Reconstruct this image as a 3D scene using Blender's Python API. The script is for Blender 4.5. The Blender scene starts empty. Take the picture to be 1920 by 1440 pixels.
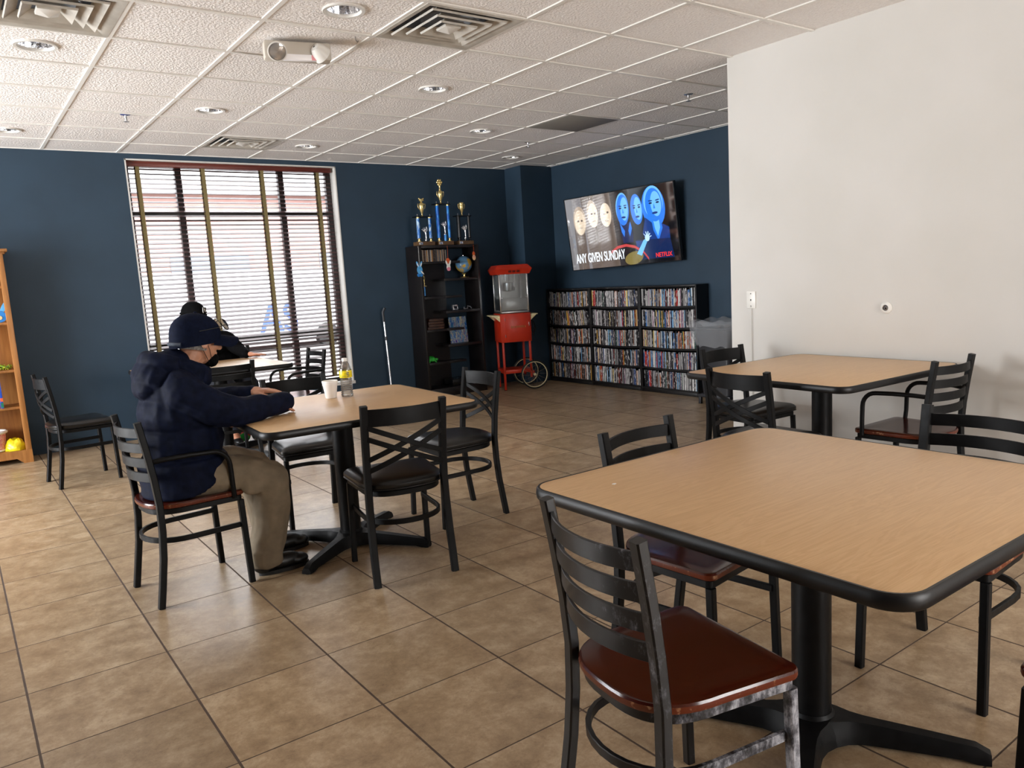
import bpy, bmesh, math, random
from mathutils import Vector, Matrix, noise, geometry
V = Vector
pi = math.pi
rnd = random.Random(11)
COL = bpy.context.scene.collection
sc = bpy.context.scene

# ------------------------------------------------------------------ helpers
class MB:
    def __init__(s):
        s.bm = bmesh.new(); s.mi = 0
    def face(s, vs, mi=None):
        try:
            f = s.bm.faces.new(vs)
        except ValueError:
            return None
        f.material_index = s.mi if mi is None else mi
        return f
    def box(s, c, size, rot=None, mi=None):
        hx, hy, hz = size[0]/2, size[1]/2, size[2]/2
        M = rot if rot is not None else Matrix.Identity(3)
        c = V(c)
        v = [s.bm.verts.new(c + M @ V((x*hx, y*hy, z*hz))) for z in (-1, 1) for y in (-1, 1) for x in (-1, 1)]
        for q in ((0,2,3,1),(4,5,7,6),(0,1,5,4),(2,6,7,3),(0,4,6,2),(1,3,7,5)):
            s.face([v[i] for i in q], mi)
        return s
    def bb(s, x0, x1, y0, y1, z0, z1, mi=None):
        return s.box(((x0+x1)/2, (y0+y1)/2, (z0+z1)/2), (abs(x1-x0), abs(y1-y0), abs(z1-z0)), mi=mi)
    def rbox(s, c, size, b=0.004, rot=None, mi=None):
        """box with chamfered edges"""
        t = bmesh.new(); bmesh.ops.create_cube(t, size=1)
        M = (rot.to_4x4() if rot is not None else Matrix.Identity(4))
        for v in t.verts: v.co = V((v.co.x*size[0], v.co.y*size[1], v.co.z*size[2]))
        bmesh.ops.bevel(t, geom=list(t.edges), offset=min(b, min(size)*.45), segments=2, affect='EDGES', profile=.5)
        s.merge(t, Matrix.Translation(V(c)) @ M, mi); t.free()
        return s
    def merge(s, t, M=Matrix.Identity(4), mi=None):
        mp = {v: s.bm.verts.new(M @ v.co) for v in t.verts}
        for f in t.faces:
            s.face([mp[v] for v in f.verts], mi)
    def loft(s, rings, close=True, cap=True, mi=None):
        R = [[s.bm.verts.new(V(p)) for p in r] for r in rings]
        n = len(R[0])
        for a, b in zip(R, R[1:]):
            for i in range(n if close else n-1):
                j = (i+1) % n
                s.face([a[i], a[j], b[j], b[i]], mi)
        if cap and close:
            s.face(list(reversed(R[0])), mi); s.face(R[-1], mi)
        return s
    def sweep(s, path, w, h, up=(0,0,1), closed=False, mi=None, taper=None):
        """rectangular tube: w across (side), h along up"""
        path = [V(p) for p in path]; n = len(path); up0 = V(up)
        rings = []
        for i, p in enumerate(path):
            if closed: t = path[(i+1) % n] - path[i-1]
            else: t = path[min(i+1, n-1)] - path[max(i-1, 0)]
            t.normalize()
            sd = t.cross(up0)
            if sd.length < 1e-4: sd = V((1,0,0))
            sd.normalize(); u = sd.cross(t).normalized()
            k = taper(i/(n-1)) if taper else (1, 1)
            a, b = w/2*k[0], h/2*k[1]; c = min(a, b)*.28
            rings.append([p+sd*x+u*y for x, y in ((-a+c,-b),(a-c,-b),(a,-b+c),(a,b-c),(a-c,b),(-a+c,b),(-a,b-c),(-a,-b+c))])
        if closed:
            rings.append(rings[0])
        s.loft(rings, cap=not closed, mi=mi)
        return s
    def tube(s, path, r, seg=10, closed=False, mi=None):
        path = [V(p) for p in path]; n = len(path)
        ra = r if isinstance(r, (list, tuple)) else [r]*n
        ref = None; rings = []
        for i, p in enumerate(path):
            if closed: t = path[(i+1) % n] - path[i-1]
            else: t = path[min(i+1, n-1)] - path[max(i-1, 0)]
            t.normalize()
            if ref is None: ref = V((0,0,1)) if abs(t.z) < .9 else V((1,0,0))
            a = (ref - t*ref.dot(t)).normalized(); b = t.cross(a); ref = a
            rings.append([p + (a*math.cos(k*2*pi/seg) + b*math.sin(k*2*pi/seg))*ra[i] for k in range(seg)])
        if closed: rings.append(rings[0])
        s.loft(rings, cap=not closed, mi=mi)
        return s
    def lathe(s, c, prof, seg=24, axis=(0,0,1), mi=None, cap=True):
        c = V(c); ax = V(axis).normalized()
        a = ax.orthogonal().normalized(); b = ax.cross(a)
        rings = [[c + ax*z + (a*math.cos(k*2*pi/seg)+b*math.sin(k*2*pi/seg))*max(r, 1e-5) for k in range(seg)] for r, z in prof]
        s.loft(rings, mi=mi, cap=cap)
        return s
    def ell(s, c, r, rot=None, seg=16, rings=10, mi=None):
        c = V(c); M = rot if rot is not None else Matrix.Identity(3)
        R = []
        for j in range(rings+1):
            th = pi*j/rings; z = -math.cos(th); q = max(math.sin(th), 1e-3)
            R.append([c + M @ V((r[0]*q*math.cos(k*2*pi/seg), r[1]*q*math.sin(k*2*pi/seg), r[2]*z)) for k in range(seg)])
        s.loft(R, mi=mi)
        return s
    def cap(s, p0, p1, r0, r1=None, seg=14, mi=None):
        """tapered capsule"""
        r1 = r0 if r1 is None else r1
        p0, p1 = V(p0), V(p1); d = p1-p0; L = d.length; ax = d.normalized() if L > 1e-6 else V((0,0,1))
        prof = [(r0*math.sin(a), -r0*math.cos(a)) for a in [pi/2*i/4 for i in range(5)]]
        prof += [(r1*math.cos(a), L+r1*math.sin(a)) for a in [pi/2*i/4 for i in range(5)]]
        s.lathe(p0, prof, seg, ax, mi)
        return s
    def chain(s, pts, mi=None):
        for (a, ra), (b, rb) in zip(pts, pts[1:]): s.cap(a, b, ra, rb, mi=mi)
        return s
    def prism(s, poly, z0, z1, M=None, mi=None):
        a = [V((x, y, z0)) for x, y in poly]; b = [V((x, y, z1)) for x, y in poly]
        if M is not None: a = [M @ p for p in a]; b = [M @ p for p in b]
        s.loft([a, b], mi=mi); return s
    def build(s, name, mats, parent=None, world=False, smooth=38, apply=True):
        bm = s.bm
        bmesh.ops.recalc_face_normals(bm, faces=bm.faces)
        if world and parent is not None:
            L = parent.location.copy()
            for v in bm.verts: v.co -= L
        ang = math.radians(smooth)
        for f in bm.faces: f.smooth = smooth > 0
        for e in bm.edges:
            e.smooth = not (len(e.link_faces) != 2 or e.calc_face_angle(0) > ang)
        me = bpy.data.meshes.new(name); bm.to_mesh(me); bm.free()
        if not isinstance(mats, (list, tuple)): mats = [mats]
        for m in mats: me.materials.append(m)
        o = bpy.data.objects.new(name, me); COL.objects.link(o)
        if parent is not None: o.parent = parent
        return o

def tag(o, label=None, cat=None, group=None, kind=None):
    if label: o['label'] = label
    if cat: o['category'] = cat
    if group: o['group'] = group
    if kind: o['kind'] = kind
    return o
def thing(name, loc, label, cat, rz=0, group=None):
    o = bpy.data.objects.new(name, None); COL.objects.link(o)
    o.location = loc; o.rotation_euler = (0, 0, rz); o.empty_display_size = .1
    return tag(o, label, cat, group)
def copy_tree(o, parent=None):
    c = o.copy(); COL.objects.link(c); c.parent = parent
    for ch in list(o.children): copy_tree(ch, c)
    return c
def struct(name, mb, mats, parent=None, **k):
    o = mb.build(name, mats, parent, **k)
    if parent is None: o['kind'] = 'structure'
    return o
def rz3(a): return Matrix.Rotation(a, 3, 'Z')
def rounded_rect(w, d, r, n=6):
    pts = []
    for cx, cy, a0 in ((w/2-r, d/2-r, 0), (-w/2+r, d/2-r, 90), (-w/2+r, -d/2+r, 180), (w/2-r, -d/2+r, 270)):
        for i in range(n+1):
            a = math.radians(a0+90*i/n); pts.append((cx+r*math.cos(a), cy+r*math.sin(a)))
    return pts
def offset_poly(poly, d):
    """inward offset of a convex ccw outline"""
    n = len(poly); out = []
    for i in range(n):
        p0, p1, p2 = V(poly[i-1]), V(poly[i]), V(poly[(i+1) % n])
        a = (p1-p0).normalized(); b = (p2-p1).normalized()
        t = (a+b).normalized() if (a+b).length > 1e-6 else a
        nrm = V((-t.y, t.x)); k = 1/max(.5, nrm.dot(V((-a.y, a.x))))
        out.append(tuple(p1+nrm*d*k))
    return out
def inset(poly, d):
    """inward inset that stays clean at tight corners"""
    if d <= .012: return offset_poly(poly, d)
    p = offset_poly(poly, .012); mx = max(abs(x) for x, y in p); my = max(abs(y) for x, y in p); e = d-.012
    return [(x*(1-e/mx), y*(1-e/my)) for x, y in p]
def ringz(poly, z): return [(x, y, z) for x, y in poly]

# ------------------------------------------------------------------ materials
def nodes(m):
    m.use_nodes = True; nt = m.node_tree
    return nt, nt.nodes['Principled BSDF']
def srgb(r, g, b):
    f = lambda c: (c/255/12.92 if c/255 <= .04045 else ((c/255+.055)/1.055)**2.4)
    return (f(r), f(g), f(b), 1)
def mat(name, col, rough=.5, metal=0, spec=.5, emit=None, es=0, bump=None, coat=0, trans=0):
    m = bpy.data.materials.new(name); nt, b = nodes(m)
    b.inputs['Base Color'].default_value = col if len(col) == 4 else (*col, 1)
    b.inputs['Roughness'].default_value = rough; b.inputs['Metallic'].default_value = metal
    b.inputs['Specular IOR Level'].default_value = spec
    b.inputs['Coat Weight'].default_value = coat
    if emit: b.inputs['Emission Color'].default_value = emit; b.inputs['Emission Strength'].default_value = es
    if bump:
        tc = nt.nodes.new('ShaderNodeNewGeometry'); n = nt.nodes.new('ShaderNodeTexNoise'); bp = nt.nodes.new('ShaderNodeBump')
        n.inputs['Scale'].default_value = bump[0]; n.inputs['Detail'].default_value = 4
        bp.inputs['Strength'].default_value = bump[1]; bp.inputs['Distance'].default_value = bump[2]
        nt.links.new(tc.outputs['Position'], n.inputs['Vector']); nt.links.new(n.outputs['Fac'], bp.inputs['Height']); nt.links.new(bp.outputs['Normal'], b.inputs['Normal'])
    return m
def noisy(name, c0, c1, scale=5, rough=.5, lo=.35, hi=.65, detail=6, stretch=(1,1,1), bump=None, coords='Object', spec=.5, r2=None, metal=0, distortion=0):
    """two-tone procedural material"""
    m = mat(name, c0, rough, metal, spec); nt, b = nodes(m); N = nt.nodes.new; L = nt.links.new
    if coords == 'World':
        tc = N('ShaderNodeNewGeometry'); src = tc.outputs['Position']
    else:
        tc = N('ShaderNodeTexCoord'); src = tc.outputs['Object']
    mp = N('ShaderNodeMapping'); mp.inputs['Scale'].default_value = stretch
    n = N('ShaderNodeTexNoise'); n.inputs['Scale'].default_value = scale; n.inputs['Detail'].default_value = detail; n.inputs['Distortion'].default_value = distortion
    r = N('ShaderNodeValToRGB'); r.color_ramp.elements[0].position = lo; r.color_ramp.elements[1].position = hi
    r.color_ramp.elements[0].color = c0; r.color_ramp.elements[1].color = c1
    L(src, mp.inputs['Vector']); L(mp.outputs[0], n.inputs['Vector']); L(n.outputs['Fac'], r.inputs[0]); L(r.outputs[0], b.inputs['Base Color'])
    if r2 is not None:
        mr = N('ShaderNodeMapRange'); mr.inputs['To Min'].default_value = rough; mr.inputs['To Max'].default_value = r2
        mr.inputs['From Min'].default_value = lo; mr.inputs['From Max'].default_value = hi
        L(n.outputs['Fac'], mr.inputs[0]); L(mr.outputs[0], b.inputs['Roughness'])
    if bump:
        bp = N('ShaderNodeBump'); bp.inputs['Strength'].default_value = bump[0]; bp.inputs['Distance'].default_value = bump[1]
        L(n.outputs['Fac'], bp.inputs['Height']); L(bp.outputs[0], b.inputs['Normal'])
    return m

def floor_mat():
    m = bpy.data.materials.new('floor_tile_stone'); nt, b = nodes(m); N = nt.nodes.new; L = nt.links.new
    geo = N('ShaderNodeNewGeometry'); sep = N('ShaderNodeSeparateXYZ'); L(geo.outputs['Position'], sep.inputs[0])
    T = .4619
    def math_(op, a, bb=None, c=None):
        n = N('ShaderNodeMath'); n.operation = op
        for i, x in enumerate((a, bb, c)):
            if x is None: continue
            if isinstance(x, (int, float)): n.inputs[i].default_value = x
            else: L(x, n.inputs[i])
        return n.outputs[0]
    ux = math_('DIVIDE', math_('SUBTRACT', sep.outputs[0], .5174-T*40), T)
    uy = math_('DIVIDE', math_('SUBTRACT', sep.outputs[1], 2.2199-T*40), T)
    ix, iy = math_('FLOOR', ux), math_('FLOOR', uy)
    fx, fy = math_('FRACT', ux), math_('FRACT', uy)
    dx = math_('MULTIPLY', math_('MINIMUM', fx, math_('SUBTRACT', 1, fx)), T)
    dy = math_('MULTIPLY', math_('MINIMUM', fy, math_('SUBTRACT', 1, fy)), T)
    nz = N('ShaderNodeTexNoise'); nz.inputs['Scale'].default_value = 30; L(geo.outputs['Position'], nz.inputs['Vector'])
    wob = math_('MULTIPLY', math_('SUBTRACT', nz.outputs['Fac'], .5), .0012)
    def sm(d, a, bb):
        mr = N('ShaderNodeMapRange'); mr.interpolation_type = 'SMOOTHSTEP'
        mr.inputs['From Min'].default_value = a; mr.inputs['From Max'].default_value = bb
        L(math_('ADD', d, wob), mr.inputs[0]); return mr.outputs[0]
    gx = sm(dx, .0030, .0044); gy = sm(dy, .0018, .0032)
    tile = math_('MULTIPLY', gx, gy)
    cmb = N('ShaderNodeCombineXYZ'); L(ix, cmb.inputs[0]); L(iy, cmb.inputs[1])
    wn = N('ShaderNodeTexWhiteNoise'); wn.noise_dimensions = '3D'; L(cmb.outputs[0], wn.inputs['Vector'])
    off = N('ShaderNodeVectorMath'); off.operation = 'SCALE'; L(wn.outputs['Color'], off.inputs[0]); off.inputs['Scale'].default_value = 20
    add = N('ShaderNodeVectorMath'); add.operation = 'ADD'; L(geo.outputs['Position'], add.inputs[0]); L(off.outputs[0], add.inputs[1])
    n1 = N('ShaderNodeTexNoise'); n1.inputs['Scale'].default_value = 8; n1.inputs['Detail'].default_value = 14; n1.inputs['Roughness'].default_value = .80; n1.inputs['Distortion'].default_value = .15
    L(add.outputs[0], n1.inputs['Vector'])
    r1 = N('ShaderNodeValToRGB'); e = r1.color_ramp.elements
    e[0].position = .34; e[0].color = srgb(130, 106, 79); e[1].position = .68; e[1].color = srgb(192, 172, 143)
    e2 = r1.color_ramp.elements.new(.5); e2.color = srgb(161, 137, 107)
    L(n1.outputs['Fac'], r1.inputs[0])
    n2 = N('ShaderNodeTexNoise'); n2.inputs['Scale'].default_value = 55; n2.inputs['Detail'].default_value = 8; n2.inputs['Roughness'].default_value = .72; n2.inputs['Distortion'].default_value = 1.2
    L(add.outputs[0], n2.inputs['Vector'])
    r2 = N('ShaderNodeValToRGB'); r2.color_ramp.elements[0].position = .54; r2.color_ramp.elements[1].position = .74
    r2.color_ramp.elements[0].color = (0,0,0,1); r2.color_ramp.elements[1].color = (1,1,1,1)
    L(n2.outputs['Fac'], r2.inputs[0])
    mx = N('ShaderNodeMix'); mx.data_type = 'RGBA'; L(math_('MULTIPLY', r2.outputs[0], .65), mx.inputs[0]); L(r1.outputs[0], mx.inputs[6]); mx.inputs[7].default_value = srgb(112, 86, 60)
    hsv = N('ShaderNodeHueSaturation'); L(mx.outputs[2], hsv.inputs['Color'])
    mr = N('ShaderNodeMapRange'); mr.inputs['To Min'].default_value = .86; mr.inputs['To Max'].default_value = 1.08; L(wn.outputs['Value'], mr.inputs[0]); L(mr.outputs[0], hsv.inputs['Value'])
    mg = N('ShaderNodeMix'); mg.data_type = 'RGBA'; L(tile, mg.inputs[0]); mg.inputs[6].default_value = srgb(74, 58, 46); L(hsv.outputs[0], mg.inputs[7])
    L(mg.outputs[2], b.inputs['Base Color'])
    rr = N('ShaderNodeMapRange'); rr.inputs['To Min'].default_value = .24; rr.inputs['To Max'].default_value = .42; L(n1.outputs['Fac'], rr.inputs[0])
    rg = N('ShaderNodeMix'); L(tile, rg.inputs[0]); rg.inputs[2].default_value = .85; L(rr.outputs[0], rg.inputs[3]); L(rg.outputs[0], b.inputs['Roughness'])
    b.inputs['Specular IOR Level'].default_value = .5
    bp = N('ShaderNodeBump'); bp.inputs['Strength'].default_value = .35; bp.inputs['Distance'].default_value = .003
    h = math_('ADD', math_('MULTIPLY', tile, 1.0), math_('MULTIPLY', n2.outputs['Fac'], .12)); L(h, bp.inputs['Height']); L(bp.outputs[0], b.inputs['Normal'])
    return m

def laminate(name):
    m = bpy.data.materials.new(name); nt, b = nodes(m); N = nt.nodes.new; L = nt.links.new
    tc = N('ShaderNodeTexCoord'); mp = N('ShaderNodeMapping'); mp.inputs['Scale'].default_value = (1.1, 9, 1); mp.inputs['Rotation'].default_value = (0, 0, .04)
    L(tc.outputs['Object'], mp.inputs['Vector'])
    n = N('ShaderNodeTexNoise'); n.inputs['Scale'].default_value = 2.2; n.inputs['Detail'].default_value = 5; n.inputs['Distortion'].default_value = 1.1
    L(mp.outputs[0], n.inputs['Vector'])
    mp2 = N('ShaderNodeMapping'); mp2.inputs['Scale'].default_value = (3, 110, 1); L(tc.outputs['Object'], mp2.inputs['Vector'])
    n2 = N('ShaderNodeTexNoise'); n2.inputs['Scale'].default_value = 2; n2.inputs['Detail'].default_value = 3; L(mp2.outputs[0], n2.inputs['Vector'])
    wv = N('ShaderNodeMath'); wv.operation = 'SINE'; mu = N('ShaderNodeMath'); mu.operation = 'MULTIPLY'; mu.inputs[1].default_value = 55
    L(n.outputs['Fac'], mu.inputs[0]); L(mu.outputs[0], wv.inputs[0])
    a = N('ShaderNodeMath'); a.operation = 'MULTIPLY_ADD'; a.inputs[1].default_value = .07; a.inputs[2].default_value = .25; L(wv.outputs[0], a.inputs[0])
    a2 = N('ShaderNodeMath'); a2.operation = 'MULTIPLY_ADD'; a2.inputs[1].default_value = .5; L(n2.outputs['Fac'], a2.inputs[0]); L(a.outputs[0], a2.inputs[2])
    r = N('ShaderNodeValToRGB'); r.color_ramp.elements[0].position = .25; r.color_ramp.elements[0].color = srgb(198, 158, 112)
    r.color_ramp.elements[1].position = .75; r.color_ramp.elements[1].color = srgb(220, 184, 138)
    L(a2.outputs[0], r.inputs[0]); L(r.outputs[0], b.inputs['Base Color'])
    b.inputs['Roughness'].default_value = .34; b.inputs['Specular IOR Level'].default_value = .45
    return m

def thin_clear(name, tint=(1,1,1,1), gloss=.12, rough=.02):
    m = bpy.data.materials.new(name); m.use_nodes = True; nt = m.node_tree; nt.nodes.clear(); N = nt.nodes.new; L = nt.links.new
    o = N('ShaderNodeOutputMaterial'); t = N('ShaderNodeBsdfTransparent'); g = N('ShaderNodeBsdfGlossy'); mx = N('ShaderNodeMixShader')
    lw = N('ShaderNodeLayerWeight'); lw.inputs['Blend'].default_value = .35
    ma = N('ShaderNodeMath'); ma.operation = 'MULTIPLY_ADD'; ma.inputs[1].default_value = .6; ma.inputs[2].default_value = gloss; ma.use_clamp = True
    L(lw.outputs['Fresnel'], ma.inputs[0])
    t.inputs[0].default_value = tint; g.inputs['Roughness'].default_value = rough
    L(ma.outputs[0], mx.inputs[0]); L(t.outputs[0], mx.inputs[1]); L(g.outputs[0], mx.inputs[2]); L(mx.outputs[0], o.inputs[0])
    return m
def film(name, col, transp=.5, rough=.3):
    m = bpy.data.materials.new(name); nt, b = nodes(m); N = nt.nodes.new; L = nt.links.new
    b.inputs['Base Color'].default_value = col; b.inputs['Roughness'].default_value = rough
    t = N('ShaderNodeBsdfTransparent'); mx = N('ShaderNodeMixShader'); mx.inputs[0].default_value = transp
    L(b.outputs[0], mx.inputs[1]); L(t.outputs[0], mx.inputs[2]); L(mx.outputs[0], nt.nodes['Material Output'].inputs[0])
    return m

M = {}
M['floor'] = floor_mat()
M['blue_wall'] = noisy('blue_wall_paint', srgb(41, 60, 76), srgb(44, 64, 81), 3, .55, bump=(.05, .002), coords='World', spec=.35)
M['white_wall'] = noisy('white_wall_paint', srgb(212, 209, 203), srgb(217, 214, 209), 2, .6, bump=(.04, .002), coords='World', spec=.3)
M['ceiling'] = noisy('ceiling_tile_texture', srgb(240, 235, 232), srgb(246, 242, 239), 75, .9, bump=(1.0, .009), coords='World', spec=.2)
M['grid'] = mat('ceiling_grid_white', srgb(235, 232, 226), .4)
M['black'] = noisy('black_powder_coat', srgb(9, 9, 10), srgb(13, 13, 14), 40, .42, r2=.52, spec=.2)
def worn_mat(name, amt):
    """black paint rubbed to bare metal, mostly on the right front of the chair"""
    m = mat(name, srgb(14, 14, 15), .36); nt, b = nodes(m); N = nt.nodes.new; L = nt.links.new
    tc = N('ShaderNodeTexCoord'); mp = N('ShaderNodeMapping'); mp.inputs['Scale'].default_value = (1.4, 1.4, .8)
    n = N('ShaderNodeTexNoise'); n.inputs['Scale'].default_value = 22; n.inputs['Detail'].default_value = 12; n.inputs['Roughness'].default_value = .75
    sp = N('ShaderNodeSeparateXYZ'); L(tc.outputs['Object'], sp.inputs[0]); L(tc.outputs['Object'], mp.inputs[0]); L(mp.outputs[0], n.inputs['Vector'])
    a = N('ShaderNodeMath'); a.operation = 'MULTIPLY_ADD'; a.inputs[1].default_value = amt*.9; a.inputs[2].default_value = 0; L(sp.outputs[0], a.inputs[0])
    c = N('ShaderNodeMath'); c.operation = 'MULTIPLY_ADD'; c.inputs[1].default_value = amt*.5; L(sp.outputs[1], c.inputs[0]); L(a.outputs[0], c.inputs[2])
    d = N('ShaderNodeMath'); d.operation = 'ADD'; L(c.outputs[0], d.inputs[0]); L(n.outputs['Fac'], d.inputs[1])
    r = N('ShaderNodeValToRGB'); e = r.color_ramp.elements; e[0].position = .56; e[0].color = srgb(14, 14, 15); e[1].position = .80; e[1].color = srgb(176, 176, 182)
    q = e.new(.64); q.color = srgb(74, 74, 80)
    L(d.outputs[0], r.inputs[0]); L(r.outputs[0], b.inputs['Base Color']); return m
M['black_worn'] = worn_mat('worn_black_steel', .28)
M['black_wear'] = worn_mat('heavily_scuffed_steel', .75)
M['rubber'] = mat('black_rubber_edge', srgb(11, 10, 12), .42, spec=.4)
M['vinyl'] = mat('black_vinyl', srgb(12, 12, 13), .3)
M['mahogany'] = noisy('mahogany_lacquer', srgb(60, 17, 8), srgb(72, 22, 10), 3, .17, lo=.3, hi=.7, stretch=(9, .8, 1), spec=.6, detail=3)
M['mahogany_edge'] = noisy('mahogany_worn_edge', srgb(96, 38, 16), srgb(206, 160, 118), 30, .3, lo=.60, hi=.72, detail=8)
M['laminate'] = laminate('oak_laminate')
M['chrome'] = mat('chrome', (.75, .75, .77, 1), .15, 1)
M['steel'] = noisy('brushed_steel', (.45, .45, .46, 1), (.6, .6, .61, 1), 40, .3, stretch=(1, 1, 12), metal=1)
M['reflector'] = mat('lamp_reflector', (.8, .8, .82, 1), .12, 1, bump=(40, .3, .01))
M['white_metal'] = mat('white_enamel', srgb(225, 222, 216), .35)
M['grey_metal'] = noisy('dusty_grey_enamel', srgb(176, 170, 160), srgb(200, 195, 186), 9, .4)
M['duct'] = mat('duct_metal', (.62, .63, .66, 1), .45, .5)
M['dark'] = mat('dark_void', (.01, .01, .012, 1), .8)
M['pane'] = thin_clear('window_glass', (.985, .98, .98, 1), .02)
M['acrylic'] = thin_clear('clear_acrylic', (.9, .92, .92, 1), .2)
M['pet'] = thin_clear('clear_bottle_plastic', (.93, .95, .96, 1), .22, .04)
M['frame_brown'] = mat('dark_bronze_frame', srgb(36, 29, 28), .45)
M['slat'] = noisy('blind_slat_wood', srgb(66, 44, 44), srgb(80, 54, 53), 6, .42, stretch=(1, 20, 20), coords='World', spec=.3)
M['headrail'] = noisy('blind_headrail_wood', srgb(86, 34, 26), srgb(110, 46, 34), 4, .35, stretch=(1, 20, 20), coords='World')
M['tape'] = noisy('blind_tape_cloth', srgb(118, 104, 66), srgb(134, 120, 80), 200, .85)
M['oak'] = noisy('honey_oak', srgb(142, 92, 44), srgb(168, 114, 60), 3, .42, stretch=(12, 12, 1))
M['navy'] = noisy('navy_nylon', srgb(12, 17, 33), srgb(18, 24, 45), 30, .7, bump=(.2, .003), coords='World', spec=.08)
M['khaki'] = noisy('khaki_cotton', srgb(116, 103, 84), srgb(134, 120, 99), 14, .85, bump=(.4, .004), coords='World')
M['skin'] = noisy('skin', srgb(186, 132, 104), srgb(204, 152, 124), 18, .5)
M['skin2'] = noisy('skin_ruddy', srgb(190, 128, 100), srgb(208, 148, 118), 18, .5)
M['eye'] = mat('eye_white', srgb(225, 220, 215), .2)
M['hair_grey'] = noisy('grey_hair', srgb(70, 66, 64), srgb(130, 124, 118), 120, .7)
M['black_cloth'] = noisy('black_cloth', srgb(9, 9, 10), srgb(14, 14, 16), 50, .9, bump=(.3, .002), spec=.08)
M['navy_cap'] = noisy('navy_cap_cotton', srgb(11, 17, 35), srgb(16, 23, 44), 60, .8, bump=(.3, .001), spec=.08)
M['black_shoe'] = mat('black_shoe_leather', srgb(16, 16, 17), .4)
M['sole'] = mat('shoe_sole', srgb(26, 25, 25), .7)
M['white_plastic'] = mat('white_plastic', srgb(236, 234, 228), .35)
M['foam'] = mat('white_foam', srgb(240, 238, 236), .6)
M['red'] = noisy('popcorn_red_enamel', srgb(170, 38, 16), srgb(186, 46, 20), 5, .3)
M['gold'] = mat('gold_plastic', (.86, .68, .30, 1), .24, .85)
M['silver'] = mat('silver_plastic', (.78, .78, .80, 1), .22, .9)
M['blue_foil'] = noisy('blue_trophy_foil', srgb(14, 96, 196), srgb(52, 160, 240), 30, .22, stretch=(1, 1, .4), lo=.45, hi=.6)
M['blue_marble'] = noisy('blue_marbled_foil', srgb(24, 110, 200), srgb(190, 220, 240), 34, .25, lo=.45, hi=.62, stretch=(1, 1, .5))
M['black_gloss'] = mat('black_gloss', srgb(14, 14, 16), .2)
M['walnut'] = noisy('walnut_base', srgb(84, 62, 40), srgb(108, 80, 52), 4, .35, stretch=(1, 10, 10))
M['espresso'] = noisy('espresso_laminate', srgb(15, 11, 11), srgb(24, 18, 17), 5, .38, stretch=(1, 1, 10))
M['rack'] = noisy('black_rack_laminate', srgb(13, 11, 12), srgb(20, 17, 18), 6, .36)
M['amber'] = mat('amber_panel_trim', srgb(190, 150, 90), .3, .3)
M['cream'] = mat('cream_paint', srgb(206, 192, 150), .4)
M['tyre'] = mat('tyre_rubber', srgb(16, 16, 17), .6)
M['paper'] = mat('paper_white', srgb(235, 232, 226), .7)
M['pblue'] = mat('craft_blue', srgb(86, 168, 226), .6)
M['pblue2'] = mat('craft_deep_blue', srgb(36, 122, 196), .6)
M['pink'] = mat('craft_pink', srgb(232, 140, 156), .6)
M['orange'] = mat('craft_orange', srgb(214, 92, 40), .6)
M['peach'] = mat('craft_peach', srgb(232, 190, 140), .6)
M['red_label'] = mat('red_mark', srgb(200, 40, 40), .5)
M['green'] = noisy('green_toy_plastic', srgb(24, 150, 40), srgb(60, 190, 70), 20, .35)
M['yellow_bag'] = film('yellow_film_bag', srgb(222, 200, 20), .12, .3)
M['bag'] = film('clear_bin_liner', srgb(190, 193, 198), .68, .3)
M['bin'] = mat('dark_bin_plastic', srgb(34, 34, 38), .45)
M['tinsel'] = noisy('green_tinsel', srgb(30, 110, 30), srgb(180, 190, 40), 90, .3)
M['broom'] = mat('broom_grey_plastic', srgb(60, 62, 66), .4)

# ------------------------------------------------------------------ camera
f_px = 1455.3746; yaw, pit, rol = .6324, -.1451, -.0572
CAM_H = 1.3574; CZ = 2.7175; YB = 8.26; XTV = 6.42; XW = 4.402
fw = V((math.sin(yaw)*math.cos(pit), math.cos(yaw)*math.cos(pit), math.sin(pit)))
rt0 = V((math.cos(yaw), -math.sin(yaw), 0)); up0 = rt0.cross(fw)
rt = rt0*math.cos(rol) + up0*math.sin(rol); up = -rt0*math.sin(rol) + up0*math.cos(rol)
cd = bpy.data.cameras.new('camera'); cam = bpy.data.objects.new('camera', cd); COL.objects.link(cam)
R = Matrix((rt, up, -fw)).transposed().to_4x4(); cam.matrix_world = Matrix.Translation((0, 0, CAM_H)) @ R
cd.sensor_fit = 'HORIZONTAL'; cd.sensor_width = 36; cd.lens = f_px/1920*36
cd.shift_x = -(983.7-960)/1920; cd.shift_y = (731.5-720)/1920; cd.clip_start = .05
sc.camera = cam

# ------------------------------------------------------------------ room shell
X0, Y0 = -3.0, -3.6           # left wall, rear wall
WX0, WX1, WZ0, WZ1 = 1.54, 3.645, .283, 2.668
struct('floor', MB().bb(X0, XTV, Y0, YB, -.12, 0), M['floor'])
struct('ceiling', MB().bb(X0, XTV, Y0, YB, CZ+.006, CZ+.1), M['ceiling'])
g = MB()
for i in range(-7, 10):
    x = .8781+i*.6096
    if X0 < x < XTV: g.bb(x-.012, x+.012, Y0, YB, CZ-.001, CZ+.006)
for j in range(-14, 6):
    y = 4.7016+j*.6096
    if Y0 < y < YB: g.bb(X0, XTV, y-.012, y+.012, CZ-.0016, CZ+.0055)
g.bb(XTV-.02, XTV, 3.512, 7.92, CZ-.002, CZ+.005); g.bb(X0, XTV, YB-.02, YB, CZ-.002, CZ+.005)
struct('trim_1', g, M['grid'])
g = MB()                                                   # wall with the window opening
g.bb(X0-.2, WX0, YB, YB+.24, 0, CZ+.1); g.bb(WX1, XTV+.2, YB, YB+.24, 0, CZ+.1)
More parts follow.
